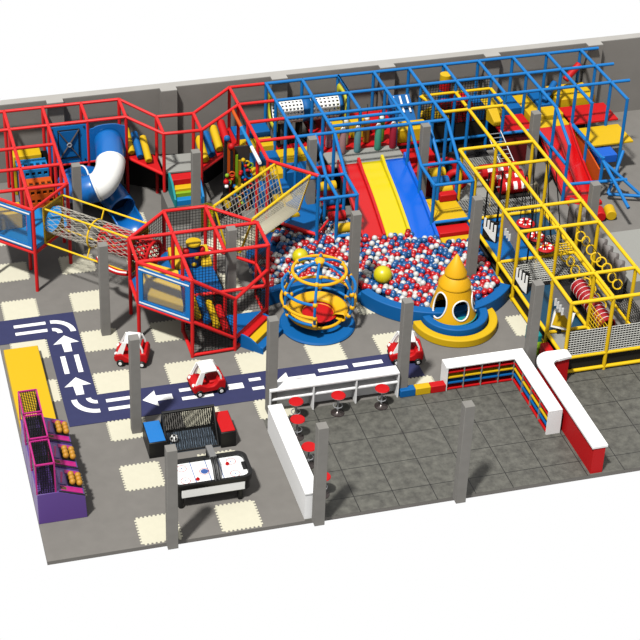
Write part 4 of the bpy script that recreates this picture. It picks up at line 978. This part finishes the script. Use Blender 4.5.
# ================================================================ CONE HOUSE
ch = thing('cone_house', 'yellow cone shaped playhouse with round windows at the ball pit edge', 'playhouse', (10.75, -6.7, 0))
hx, hy = 10.75, -6.65
nz, na = 60, 160; z0, z1, r0, r1 = .1, 1.46, .77, .43
wins = [(math.radians(-86), .74, .28, .32), (math.radians(-155), .8, .26, .42), (math.radians(-20), .74, .26, .32)]
vs = []; fs = []
for j in range(nz + 1):
    t = j / nz; z = z0 + (z1 - z0) * t; r = r0 + (r1 - r0) * t
    for i in range(na): vs.append((hx + r * math.cos(2 * PI * i / na), hy + r * math.sin(2 * PI * i / na), z))
def inwin(a, z):
    for c, cz, hw, hh in wins:
        d = (a - c + PI) % (2 * PI) - PI; r = r0 + (r1 - r0) * (z - z0) / (z1 - z0)
        if (d * r / hw) ** 2 + ((z - cz) / hh) ** 2 < 1: return True
    return False
for j in range(nz):
    for i in range(na):
        if not inwin(2 * PI * (i + .5) / na, z0 + (z1 - z0) * (j + .5) / nz): fs.append((j * na + i, j * na + (i + 1) % na, (j + 1) * na + (i + 1) % na, (j + 1) * na + i))
build('cone_wall', M().add(vs, fs), orange, ch, solid=.05)
for c, cz, hw, hh in wins:
    pts = []
    for k in range(40):
        u = 2 * PI * k / 40; z = cz + hh * math.sin(u); r = r0 + (r1 - r0) * (z - z0) / (z1 - z0) + .03; a = c + hw * math.cos(u) / r
        pts.append((hx + r * math.cos(a), hy + r * math.sin(a), z))
    build('window_rim', M().path(pts, .026, 8, closed=True), white, ch)
build('house_floor', M().lathe([(0, .1), (.78, .1), (.78, .3), (0, .3)], hx, hy, 40), tealv, ch)
build('roof_skirt', M().lathe([(.4, 1.44), (.51, 1.36), (.505, 1.42), (.2, 1.86), (0, 1.94)], hx, hy, 48), orange, ch)
build('roof_cone', M().lathe([(.2, 1.84), (.35, 1.76), (.345, 1.82), (.025, 2.45), (0, 2.46)], hx, hy, 40), orange, ch)
foam('curved_step', M().arcblock(10.75, -6.8, .8, 1.06, 0, .44, math.radians(182), math.radians(358)), bluev, 'blue half ring step around the cone house', 'step')
foam('curved_step', M().arcblock(10.75, -6.85, 1.08, 1.35, 0, .27, math.radians(178), math.radians(372)), yelv, 'wide yellow half ring step in front of the cone house', 'step')

# ================================================================ TOY CARS
def rounded_box(x0, x1, y0, y1, z0, z1, b, seg=3):
    bm = bmesh.new(); bmesh.ops.create_cube(bm, size=1)
    for v in bm.verts: v.co = V((x0 + x1) / 2 + v.co.x * (x1 - x0), (y0 + y1) / 2 + v.co.y * (y1 - y0), (z0 + z1) / 2 + v.co.z * (z1 - z0))
    bmesh.ops.bevel(bm, geom=bm.edges[:], offset=b, segments=seg, affect='EDGES', profile=.5)
    m_ = M(); m_.add([v.co.copy() for v in bm.verts], [[v.index for v in f.verts] for f in bm.faces]) if not bm.verts.index_update() else None
    bm.free(); return m_
def car_mesh():
    t = thing('toy_car', 'x', 'toy car', (0, 0, 0), 'red ride-in toy cars')
    # profile of the tub, nose towards -x
    W = .36
    side = [(-.58, .16), (-.62, .3), (-.55, .44), (-.36, .5), (-.22, .42), (-.1, .34), (.12, .34), (.22, .42), (.3, .56), (.5, .58), (.56, .46), (.56, .2), (.5, .13), (-.5, .12)]
    n = len(side); vs = []; fs = []
    for s_, sc_ in ((-1, .86), (-.9, 1), (.9, 1), (1, .86)):
        cx, cz = 0, .3
        for x, z in side: vs.append((cx + (x - cx) * (.97 if abs(s_) == 1 else 1), W * s_, cz + (z - cz) * sc_))
    for r_ in range(3):
        for k in range(n): fs.append((r_ * n + k, r_ * n + (k + 1) % n, (r_ + 1) * n + (k + 1) % n, (r_ + 1) * n + k))
    fs += [tuple(range(n - 1, -1, -1)), tuple(range(3 * n, 4 * n))]
    b = build('body', M().add(vs, fs), redv, t, bevel=.03)
    build('seat', M().bx(.02, .3, -.22, .22, .3, .44), redv, b, bevel=.03); build('seat_back', M().hexa([(.24, -.24, .4), (.34, -.24, .4), (.34, .24, .4), (.24, .24, .4)], [(.3, -.2, .78), (.38, -.2, .78), (.38, .2, .78), (.3, .2, .78)]), redv, b, bevel=.03)
    # roof with windscreen
    rf_ = build('roof', M().hexa([(-.3, -.31, .9), (.3, -.31, .88), (.3, .31, .88), (-.3, .31, .9)], [(-.18, -.25, 1.02), (.24, -.25, 1.01), (.24, .25, 1.01), (-.18, .25, 1.02)]), white, t, bevel=.04)
    for y in (-.3, .3):
        build('front_pillar', M().hexa([(-.52, y - .03, .44), (-.3, y - .03, .44), (-.3, y + .03, .44), (-.52, y + .03, .44)], [(-.3, y * .9 - .03, .93), (-.16, y * .9 - .03, .93), (-.16, y * .9 + .03, .93), (-.3, y * .9 + .03, .93)]), white, rf_); build('rear_pillar', M().path([(.4, y, .5), (.38, y, .7), (.28, y * .93, .9)], .035, 8), white, rf_)
        build('headlight', M().ball((-.55, y * .75, .4), .065, 10, 8), white, t)
    build('windscreen_frame', M().path([(-.45, -.28, .45), (-.33, -.27, .72), (-.2, -.24, .94), (-.2, .24, .94), (-.33, .27, .72), (-.45, .28, .45)], .035, 8), white, rf_)
    build('steering_wheel', M().torus((-.12, 0, .58), .11, .02, 20, 6, (.8, 0, .6)), black, t); build('grille', M().bx(-.635, -.6, -.15, .15, .2, .28), black, t, bevel=.01)
    for x in (-.38, .38):
        for y in (-.35, .35):
            s_ = 1 if y > 0 else -1
            wv_ = build('wheel', M().tube((x, y - .05 * s_, .13), (x, y + .06 * s_, .13), .13, 20), black, t, bevel=.02)
            build('hubcap', M().tube((x, y + .05 * s_, .13), (x, y + .075 * s_, .13), .06, 14), white, wv_)
    return t
car = car_mesh()
SZ = Matrix.Diagonal((.87, .95, .88, 1))
for c_ in car.children_recursive: c_.data.transform(SZ)
car['label'] = 'red and white toy car on the navy road between two columns, nearest the soccer goal'; car.location = (2.43, -8.4, .02); car.rotation_euler = (0, 0, math.radians(4))
dup(car, (.56, -6.5, .012), math.radians(-20), 'red and white toy car half hidden by a column, left of the octagon tower')
dup(car, (8.66, -8.3, .02), math.radians(-10), 'red and white toy car behind the column near the cone house')

# ================================================================ BARS AND STOOLS
bc = thing('bar_counter', 'white bar counter with shelf and three stools, back edge of the dark floor', 'bar counter', (5.85, -9.9, 0))
build('top', M().bx(3.9, 7.83, -10.1, -9.72, .86, .92), whitel, bc, bevel=.008)
build('back_panel', M().bx(3.9, 7.83, -9.76, -9.72, .01, .86), whitel, bc)
build('shelf', M().bx(3.92, 7.81, -10.06, -9.76, .52, .56), whitel, bc)
for x in (3.9, 5.2, 6.5, 7.79): build('divider', M().bx(x, x + .04, -10.09, -9.76, .01, .86), whitel, bc)
sb = thing('side_counter', 'plain white side counter running to the front edge of the floor', 'bar counter', (3.85, -12.5, 0))
build('top', M().bx(3.66, 4.08, -14.62, -10.72, .86, .92), whitel, sb, bevel=.008); build('body', M().bx(3.67, 3.8, -14.6, -10.74, .008, .86), whitel, sb); build('end_panel', M().bx(3.8, 4.05, -14.6, -14.55, .008, .86), whitel, sb)
def stool_mesh():
    t = thing('bar_stool', 'x', 'bar stool', (0, 0, 0), 'red bar stools')
    build('seat', M().lathe([(0, .63), (.19, .63), (.215, .645), (.2, .668), (0, .672)], 0, 0, 32), redv, t)
    build('post', M().lathe([(.028, .05), (.028, .62)], 0, 0, 14), metal, t); build('foot', M().lathe([(0, .0), (.2, .0), (.2, .02), (.06, .07), (.03, .12), (0, .12)], 0, 0, 28), mat('dark chrome', (70, 62, 60), .25, .5, 2.2, metal=.5), t)
    build('footrest', M().torus((0, 0, .28), .13, .014, 24, 6), metal, t)
    build('seat_rim', M().torus((0, 0, .632), .195, .016, 32, 6), metal, t)
    return t
s0_ = stool_mesh(); s0_['label'] = 'red bar stool at the white bar, left of its three'; s0_.location = (4.6, -10.4, .008)
for x, y, lab in ((5.87, -10.4, 'red bar stool at the white bar, middle of its three'), (7.21, -10.38, 'red bar stool at the white bar, right of its three'),
                  (4.42, -11.2, 'red bar stool at the side counter, farthest from the front edge'), (4.4, -12.45, 'red bar stool at the side counter, behind the front column'), (4.42, -13.75, 'red bar stool at the side counter, nearest the front edge')):
    dup(s0_, (x, y, .008), R.random(), lab)
# foam kerb blocks
for i, (m, nm) in enumerate(((bluev, 'blue'), (yelv, 'yellow'), (redv, 'red'))):
    foam('kerb_block', M().bx(7.88 + .475 * i, 8.35 + .475 * i, -10.14, -9.9, .008, .26), m, nm + ' foam kerb block between white bar and shelf unit', 'foam block', bevel=.02)
# ================================================================ BOOK SHELVES
sh = thing('shelf_unit', 'white L-shaped low shelf unit with red, yellow and blue shelves', 'shelf', (10.5, -10.5, 0))
H_ = .86
build('top', M().prism([(9.28, -10.12), (11.4, -10.12), (11.4, -12.72), (11.82, -12.72), (11.82, -9.68), (9.28, -9.68)], H_ - .05, H_), whitel, sh, bevel=.006)
build('back_panel', M().bx(9.28, 11.82, -9.72, -9.68, .008, H_ - .05), whitel, sh); build('back_panel', M().bx(11.78, 11.82, -12.72, -9.72, .008, H_ - .05), whitel, sh)
build('end_panel', M().bx(9.28, 9.33, -10.12, -9.72, .008, H_ - .05), whitel, sh); build('end_panel', M().bx(11.4, 11.78, -12.72, -12.67, .008, H_ - .05), whitel, sh)
for z, m in ((.03, redv), (.24, bluev), (.44, yelv), (.63, redv)):
    build('shelf_board', M().prism([(9.33, -10.1), (11.42, -10.1), (11.42, -12.67), (11.78, -12.67), (11.78, -9.72), (9.33, -9.72)], z, z + .035), m, sh)
    build('shelf_back', M().bx(9.34, 11.74, -9.75, -9.73, z + .04, z + .18), m, sh); build('shelf_back', M().bx(11.74, 11.77, -12.66, -9.76, z + .04, z + .18), m, sh)
for x in (9.85, 10.4, 10.95, 11.42): build('divider', M().bx(x - .012, x + .012, -10.105, -9.74, .01, H_ - .05), greyv, sh)
for y in (-10.75, -11.4, -12.05): build('divider', M().bx(11.405, 11.76, y - .012, y + .012, .01, H_ - .05), greyv, sh)
# curved reception counter
rc = thing('reception_counter', 'white rounded reception counter with red sides beside the shelf unit', 'counter', (12.3, -12, 0))
out = [(11.88, -14.62), (11.88, -10.75)] + [(12.4 - .52 * math.cos(a), -10.75 + .6 * math.sin(a)) for a in [PI / 2 * k / 8 for k in range(1, 9)]] + [(13.02, -10.17)]
inn = [(13.02, -10.55), (12.6, -10.6)] + [(12.6 - .25 * math.sin(a), -10.85 + .25 * math.cos(a)) for a in [PI / 2 * k / 6 for k in range(0, 7)]] + [(12.34, -14.62)]
build('top', M().prism(out + inn, .9, .98), whitel, rc, bevel=.008)
def inset(P, d):
    cxs = P; return P
o2 = [(11.93, -14.6), (11.93, -10.75)] + [(12.4 - .47 * math.cos(a), -10.75 + .55 * math.sin(a)) for a in [PI / 2 * k / 8 for k in range(1, 9)]] + [(12.98, -10.22)]
i2 = [(12.98, -10.5), (12.6, -10.55)] + [(12.6 - .3 * math.sin(a), -10.85 + .3 * math.cos(a)) for a in [PI / 2 * k / 6 for k in range(0, 7)]] + [(12.28, -14.6)]
build('red_body', M().prism(o2 + i2, .008, .9), redv, rc)

# ================================================================ AIR HOCKEY TABLE
ah = thing('air_hockey_table', 'black and white air hockey table with an arched scorer', 'air hockey table', (1.4, -12.9, 0))
def rrect(x0, x1, y0, y1, r, n=6):
    P = []
    for cx, cy, a in ((x1 - r, y1 - r, 0), (x0 + r, y1 - r, PI / 2), (x0 + r, y0 + r, PI), (x1 - r, y0 + r, 1.5 * PI)):
        P += [(cx + r * math.cos(a + PI / 2 * k / n), cy + r * math.sin(a + PI / 2 * k / n)) for k in range(n + 1)]
    return P
hx0, hx1, hy0, hy1 = .3, 2.55, -13.5, -12.4
oP = rrect(hx0, hx1, hy0, hy1, .25); iP = rrect(hx0 + .07, hx1 - .09, hy0 + .07, hy1 - .07, .2); n = len(oP)
vs = [(x, y, z) for P, z in ((oP, .7), (oP, .85), (iP, .84), (iP, .74)) for x, y in P]
build('rim', M().add(vs, [(r_ * n + k, r_ * n + (k + 1) % n, (r_ + 1) * n + (k + 1) % n, (r_ + 1) * n + k) for r_ in range(3) for k in range(n)]), black, ah, solid=.02)
build('apron', M().prism(rrect(hx0 + .05, hx1 - .05, hy0 + .04, hy1 - .04, .22), .36, .715), black, ah)
build('side_panel', M().bx(hx0 + .25, hx1 - .25, hy0 - .005, hy0 + .06, .42, .71), white, ah, bevel=.01); build('side_panel', M().bx(hx0 + .25, hx1 - .25, hy1 - .06, hy1 + .005, .42, .71), white, ah, bevel=.01)
pf = build('playfield', M().prism(iP, .72, .755), rink, ah)
blm = mat('rink blue', (70, 110, 190)); rdm = mat('rink red', (235, 60, 70))
build('centre_line', M().bx(1.4, 1.42, hy0 + .07, hy1 - .07, .755, .758), blm, pf); build('blue_line', M().bx(.98, 1.0, hy0 + .07, hy1 - .07, .755, .758), blm, pf); build('blue_line', M().bx(1.75, 1.77, hy0 + .07, hy1 - .07, .755, .758), blm, pf)
build('centre_spot', M().lathe([(0, .755), (.1, .755), (.1, .76), (0, .76)], 1.3, -12.93, 24), blm, pf)
build('centre_ring', M().torus((1.3, -12.93, .757), .13, .008, 28, 4), rdm, pf)
for x in (.72, 2.1):
    for y in (-13.2, -12.68):
        build('face_off_ring', M().torus((x, y, .757), .13, .008, 28, 4), rdm, pf); build('face_off_dot', M().lathe([(0, .756), (.02, .756), (.02, .76), (0, .76)], x, y, 10), blm, pf)
build('goal_slot', M().bx(hx1 - .2, hx1 - .07, -13.1, -12.8, .74, .8), black, ah, bevel=.01); build('goal_slot', M().bx(hx0 + .05, hx0 + .16, -13.1, -12.8, .74, .8), black, ah, bevel=.01)
for x in (.55, 2.2):
    for y in (-13.36, -12.55): build('leg', M().lathe([(.07, .0), (.085, .04), (.075, .42)], x, y, 14), black, ah)
build('scorer_arch', M().path([(1.5, -12.42, .8), (1.5, -12.42, 1.12), (1.5, -12.95, 1.2), (1.5, -13.2, 1.1), (1.5, -13.48, .8)], .045, 8), black, ah); build('scorer_arch', M().path([(1.6, -12.42, .8), (1.6, -12.42, 1.12), (1.6, -12.95, 1.2), (1.6, -13.2, 1.1), (1.6, -13.48, .8)], .045, 8), black, ah)
build('scorer_box', M().hexa([(1.46, -12.95, 1.14), (1.64, -12.95, 1.14), (1.64, -12.36, 1.06), (1.46, -12.36, 1.06)], [(1.46, -12.95, 1.26), (1.64, -12.95, 1.26), (1.64, -12.36, 1.18), (1.46, -12.36, 1.18)]), mat('scorer grey', (150, 150, 150)), ah, bevel=.01)
for x, y, lab in ((1.05, -13.22, 'red striker on the near left half of the air hockey table'), (1.98, -12.78, 'red striker on the right half of the air hockey table')):
    solo('striker', M().lathe([(0, .76), (.055, .76), (.055, .785), (.025, .79), (.022, .83), (0, .835)], x, y, 18), redv, lab, 'striker')

# ================================================================ SOCCER GOAL GAME
sg = thing('soccer_goal', 'black soccer goal game with net and dark mat behind the air hockey table', 'soccer goal', (1.4, -10.6, 0))
nt_b = V(.68, -10.2, .85)
build('floor_mat', M().bx(.66, 2.18, -11.1, -10.12, .002, .02), mat('dark goal mat', (84, 96, 108)), sg)
for k in range(13): build('mat_line', M().bx(.72 + .115 * k, .735 + .115 * k, -11.08, -10.15, .02, .024), mat('pale mat line', (120, 140, 160)), sg)
fr_ = [(.66, -10.42), (2.14, -10.42)]
build('goal_frame', M().path([(.66, -10.15, .0), (.66, -10.42, .95), (2.14, -10.42, .95), (2.14, -10.15, 0)], .048, 8), black, sg)
build('goal_frame', M().path([(.66, -10.15, .04), (2.14, -10.15, .04)], .03, 8), black, sg)
for x in (.66, 2.14): build('side_bar', M().path([(x, -10.42, .95), (x, -11.08, .06), (x, -10.15, .04)], .03, 8), black, sg)
build('back_net', M().net((.68, -10.16, .05), (2.12, -10.16, .05), (2.12, -10.41, .93), (.68, -10.41, .93), 26, 16, .011), netb, sg)
build('front_net', M().net((.68, -10.44, .93), (2.12, -10.44, .93), (2.12, -11.08, .06), (.68, -11.08, .06), 22, 2, .009), netb, sg)
build('front_bar', M().path([(.66, -11.08, .05), (2.14, -11.08, .05)], .025, 8), black, sg)
for x in (.66, 2.14): build('side_net', M().add([(x, -10.15, .05), (x, -11.05, .05), (x, -10.42, .93)], []).net((x, -10.16, .05), (x, -10.41, .93), (x, -10.42, .93), (x, -11.05, .06), 9, 9, .007), netb, sg)
bl = thing('soccer_ball', 'black and white soccer ball in the left corner of the goal', 'ball', (.95, -10.62, .02))
bm = bmesh.new(); bmesh.ops.create_icosphere(bm, subdivisions=3, radius=.12); 
ico = bmesh.new(); bmesh.ops.create_icosphere(ico, subdivisions=1, radius=1); ds = [v.co.normalized() for v in ico.verts]; ico.free()
bm.verts.index_update(); wf = []; kf = []
for f in bm.faces: (kf if max(f.calc_center_median().normalized().dot(d) for d in ds) > .93 else wf).append([v.index for v in f.verts])
vv = [v.co + V(.95, -10.62, .142) for v in bm.verts]; bm.free()
build('white_panels', M().add(vv, wf), white, bl); build('black_panels', M().add(vv, kf), black, bl)
for x0, x1, m, nm, sd in ((.12, .62, mat('game blue top', (26, 140, 232)), 'blue', 'left'), (2.19, 2.63, redv, 'red', 'right')):
    t = thing('game_cabinet', 'low black game cabinet with %s top, %s of the soccer goal' % (nm, sd), 'game cabinet', ((x0 + x1) / 2, -10.65, 0), 'cabinets of the soccer game')
    build('body', M().bx(x0, x1, -11.18, -10.2, 0, .54), black, t, bevel=.015); build('top_pad', M().bx(x0 + .02, x1 - .02, -11.15, -10.23, .54, .565), m, t, bevel=.008)

# ================================================================ BASKET ARCADE AND YELLOW MAT
solo('padded_mat', M().bx(-3.25, -2.2, -9.62, -5.48, 0, .3), yelv, 'long yellow padded platform at the left edge beside the road', 'platform', bevel=.02)
words = ['farthest from the front edge', 'middle of the row of three', 'nearest the front edge']
for k in range(3):
    y1 = -9.88 - 1.12 * k; y0 = y1 - 1.06
    t = thing('basketball_arcade', 'purple and pink basketball arcade machine, ' + words[k], 'arcade machine', (-2.6, (y0 + y1) / 2, 0), 'basketball arcade machines')
    build('cabinet', M().slab((0, y0, 0), (1, 0, 0), (0, 0, 1), [(-3.3, 0), (-1.98, 0), (-2.02, .75), (-2.72, 1.02), (-3.3, 1.02)], -(y1 - y0)), purple, t, bevel=.01)
    nrm = V(.27, 0, .7).normalized(); slope = V(.7, 0, -.27).normalized(); p0 = V(-2.72, y0, 1.02) + nrm * .008
    def plate(nm, s0, s1, t0, t1, m, h=.012): build(nm, M().slab(p0 + slope * s0 + V(0, t0, 0), slope, (0, 1, 0), [(0, 0), (s1 - s0, 0), (s1 - s0, t1 - t0), (0, t1 - t0)], h), m, t)
    plate('pink_panel', .08, .7, .08, .28, magenta); plate('pink_panel', .3, .72, .84, .98, magenta); plate('black_trim', .0, .75, .0, .05, black)
    plate('lilac_panel', .05, .26, .35, .95, mat('lilac panel', (165, 130, 205))); plate('emblem', .08, .24, .12, .24, mat('olive emblem', (130, 130, 60))); plate('ball_tray', .32, .72, .32, .8, black)
    pk = build('magenta_stripe', M().slab(p0 + slope * .1 + V(0, .4, 0), slope, (0, 1, 0), [(0, 0), (.05, 0), (.14, .46), (.08, .46)], .02), magenta, t)
    for a in range(2):
        for b in range(3):
            c = p0 + slope * (.42 + .2 * a) + V(0, .4 + .155 * b, 0) + nrm * .1
            o_ = solo('basketball', M().ball(c, .088, 14, 10), mat('orange yellow ball', (226, 160, 40)), 'orange yellow ball in the tray of a basketball arcade machine', 'ball', 'balls in the arcade trays')
    cgx0, cgx1, cz0, cz1 = -3.3, -2.8, 1.02, 2.0
    fr_ = M()
    for x in (cgx0, cgx1):
        for y in (y0 + .03, y1 - .03): fr_.bar((x, y, cz0), (x, y, cz1), .04)
    for z in (cz1,):
        fr_.bar((cgx0, y0 + .03, z), (cgx1, y0 + .03, z), .04).bar((cgx0, y1 - .03, z), (cgx1, y1 - .03, z), .04).bar((cgx0, y0 + .03, z), (cgx0, y1 - .03, z), .04).bar((cgx1, y0 + .03, z), (cgx1, y1 - .03, z), .04)
    build('cage_frame', fr_, magenta, t)
    build('cage_net', M().net((cgx0, y0 + .03, cz1), (cgx1, y0 + .03, cz1), (cgx1, y1 - .03, cz1), (cgx0, y1 - .03, cz1), 8, 14, .012).net((cgx1, y0 + .03, cz0), (cgx1, y0 + .03, cz1), (cgx1, y1 - .03, cz1), (cgx1, y1 - .03, cz0), 12, 14, .01).net((cgx0, y0 + .03, cz0), (cgx0, y0 + .03, cz1), (cgx1, y0 + .03, cz1), (cgx1, y0 + .03, cz0), 12, 8, .01), netb, t)
    build('backboard', M().bx(cgx0 + .02, cgx0 + .05, y0 + .1, y1 - .1, 1.3, 1.9), black, t)
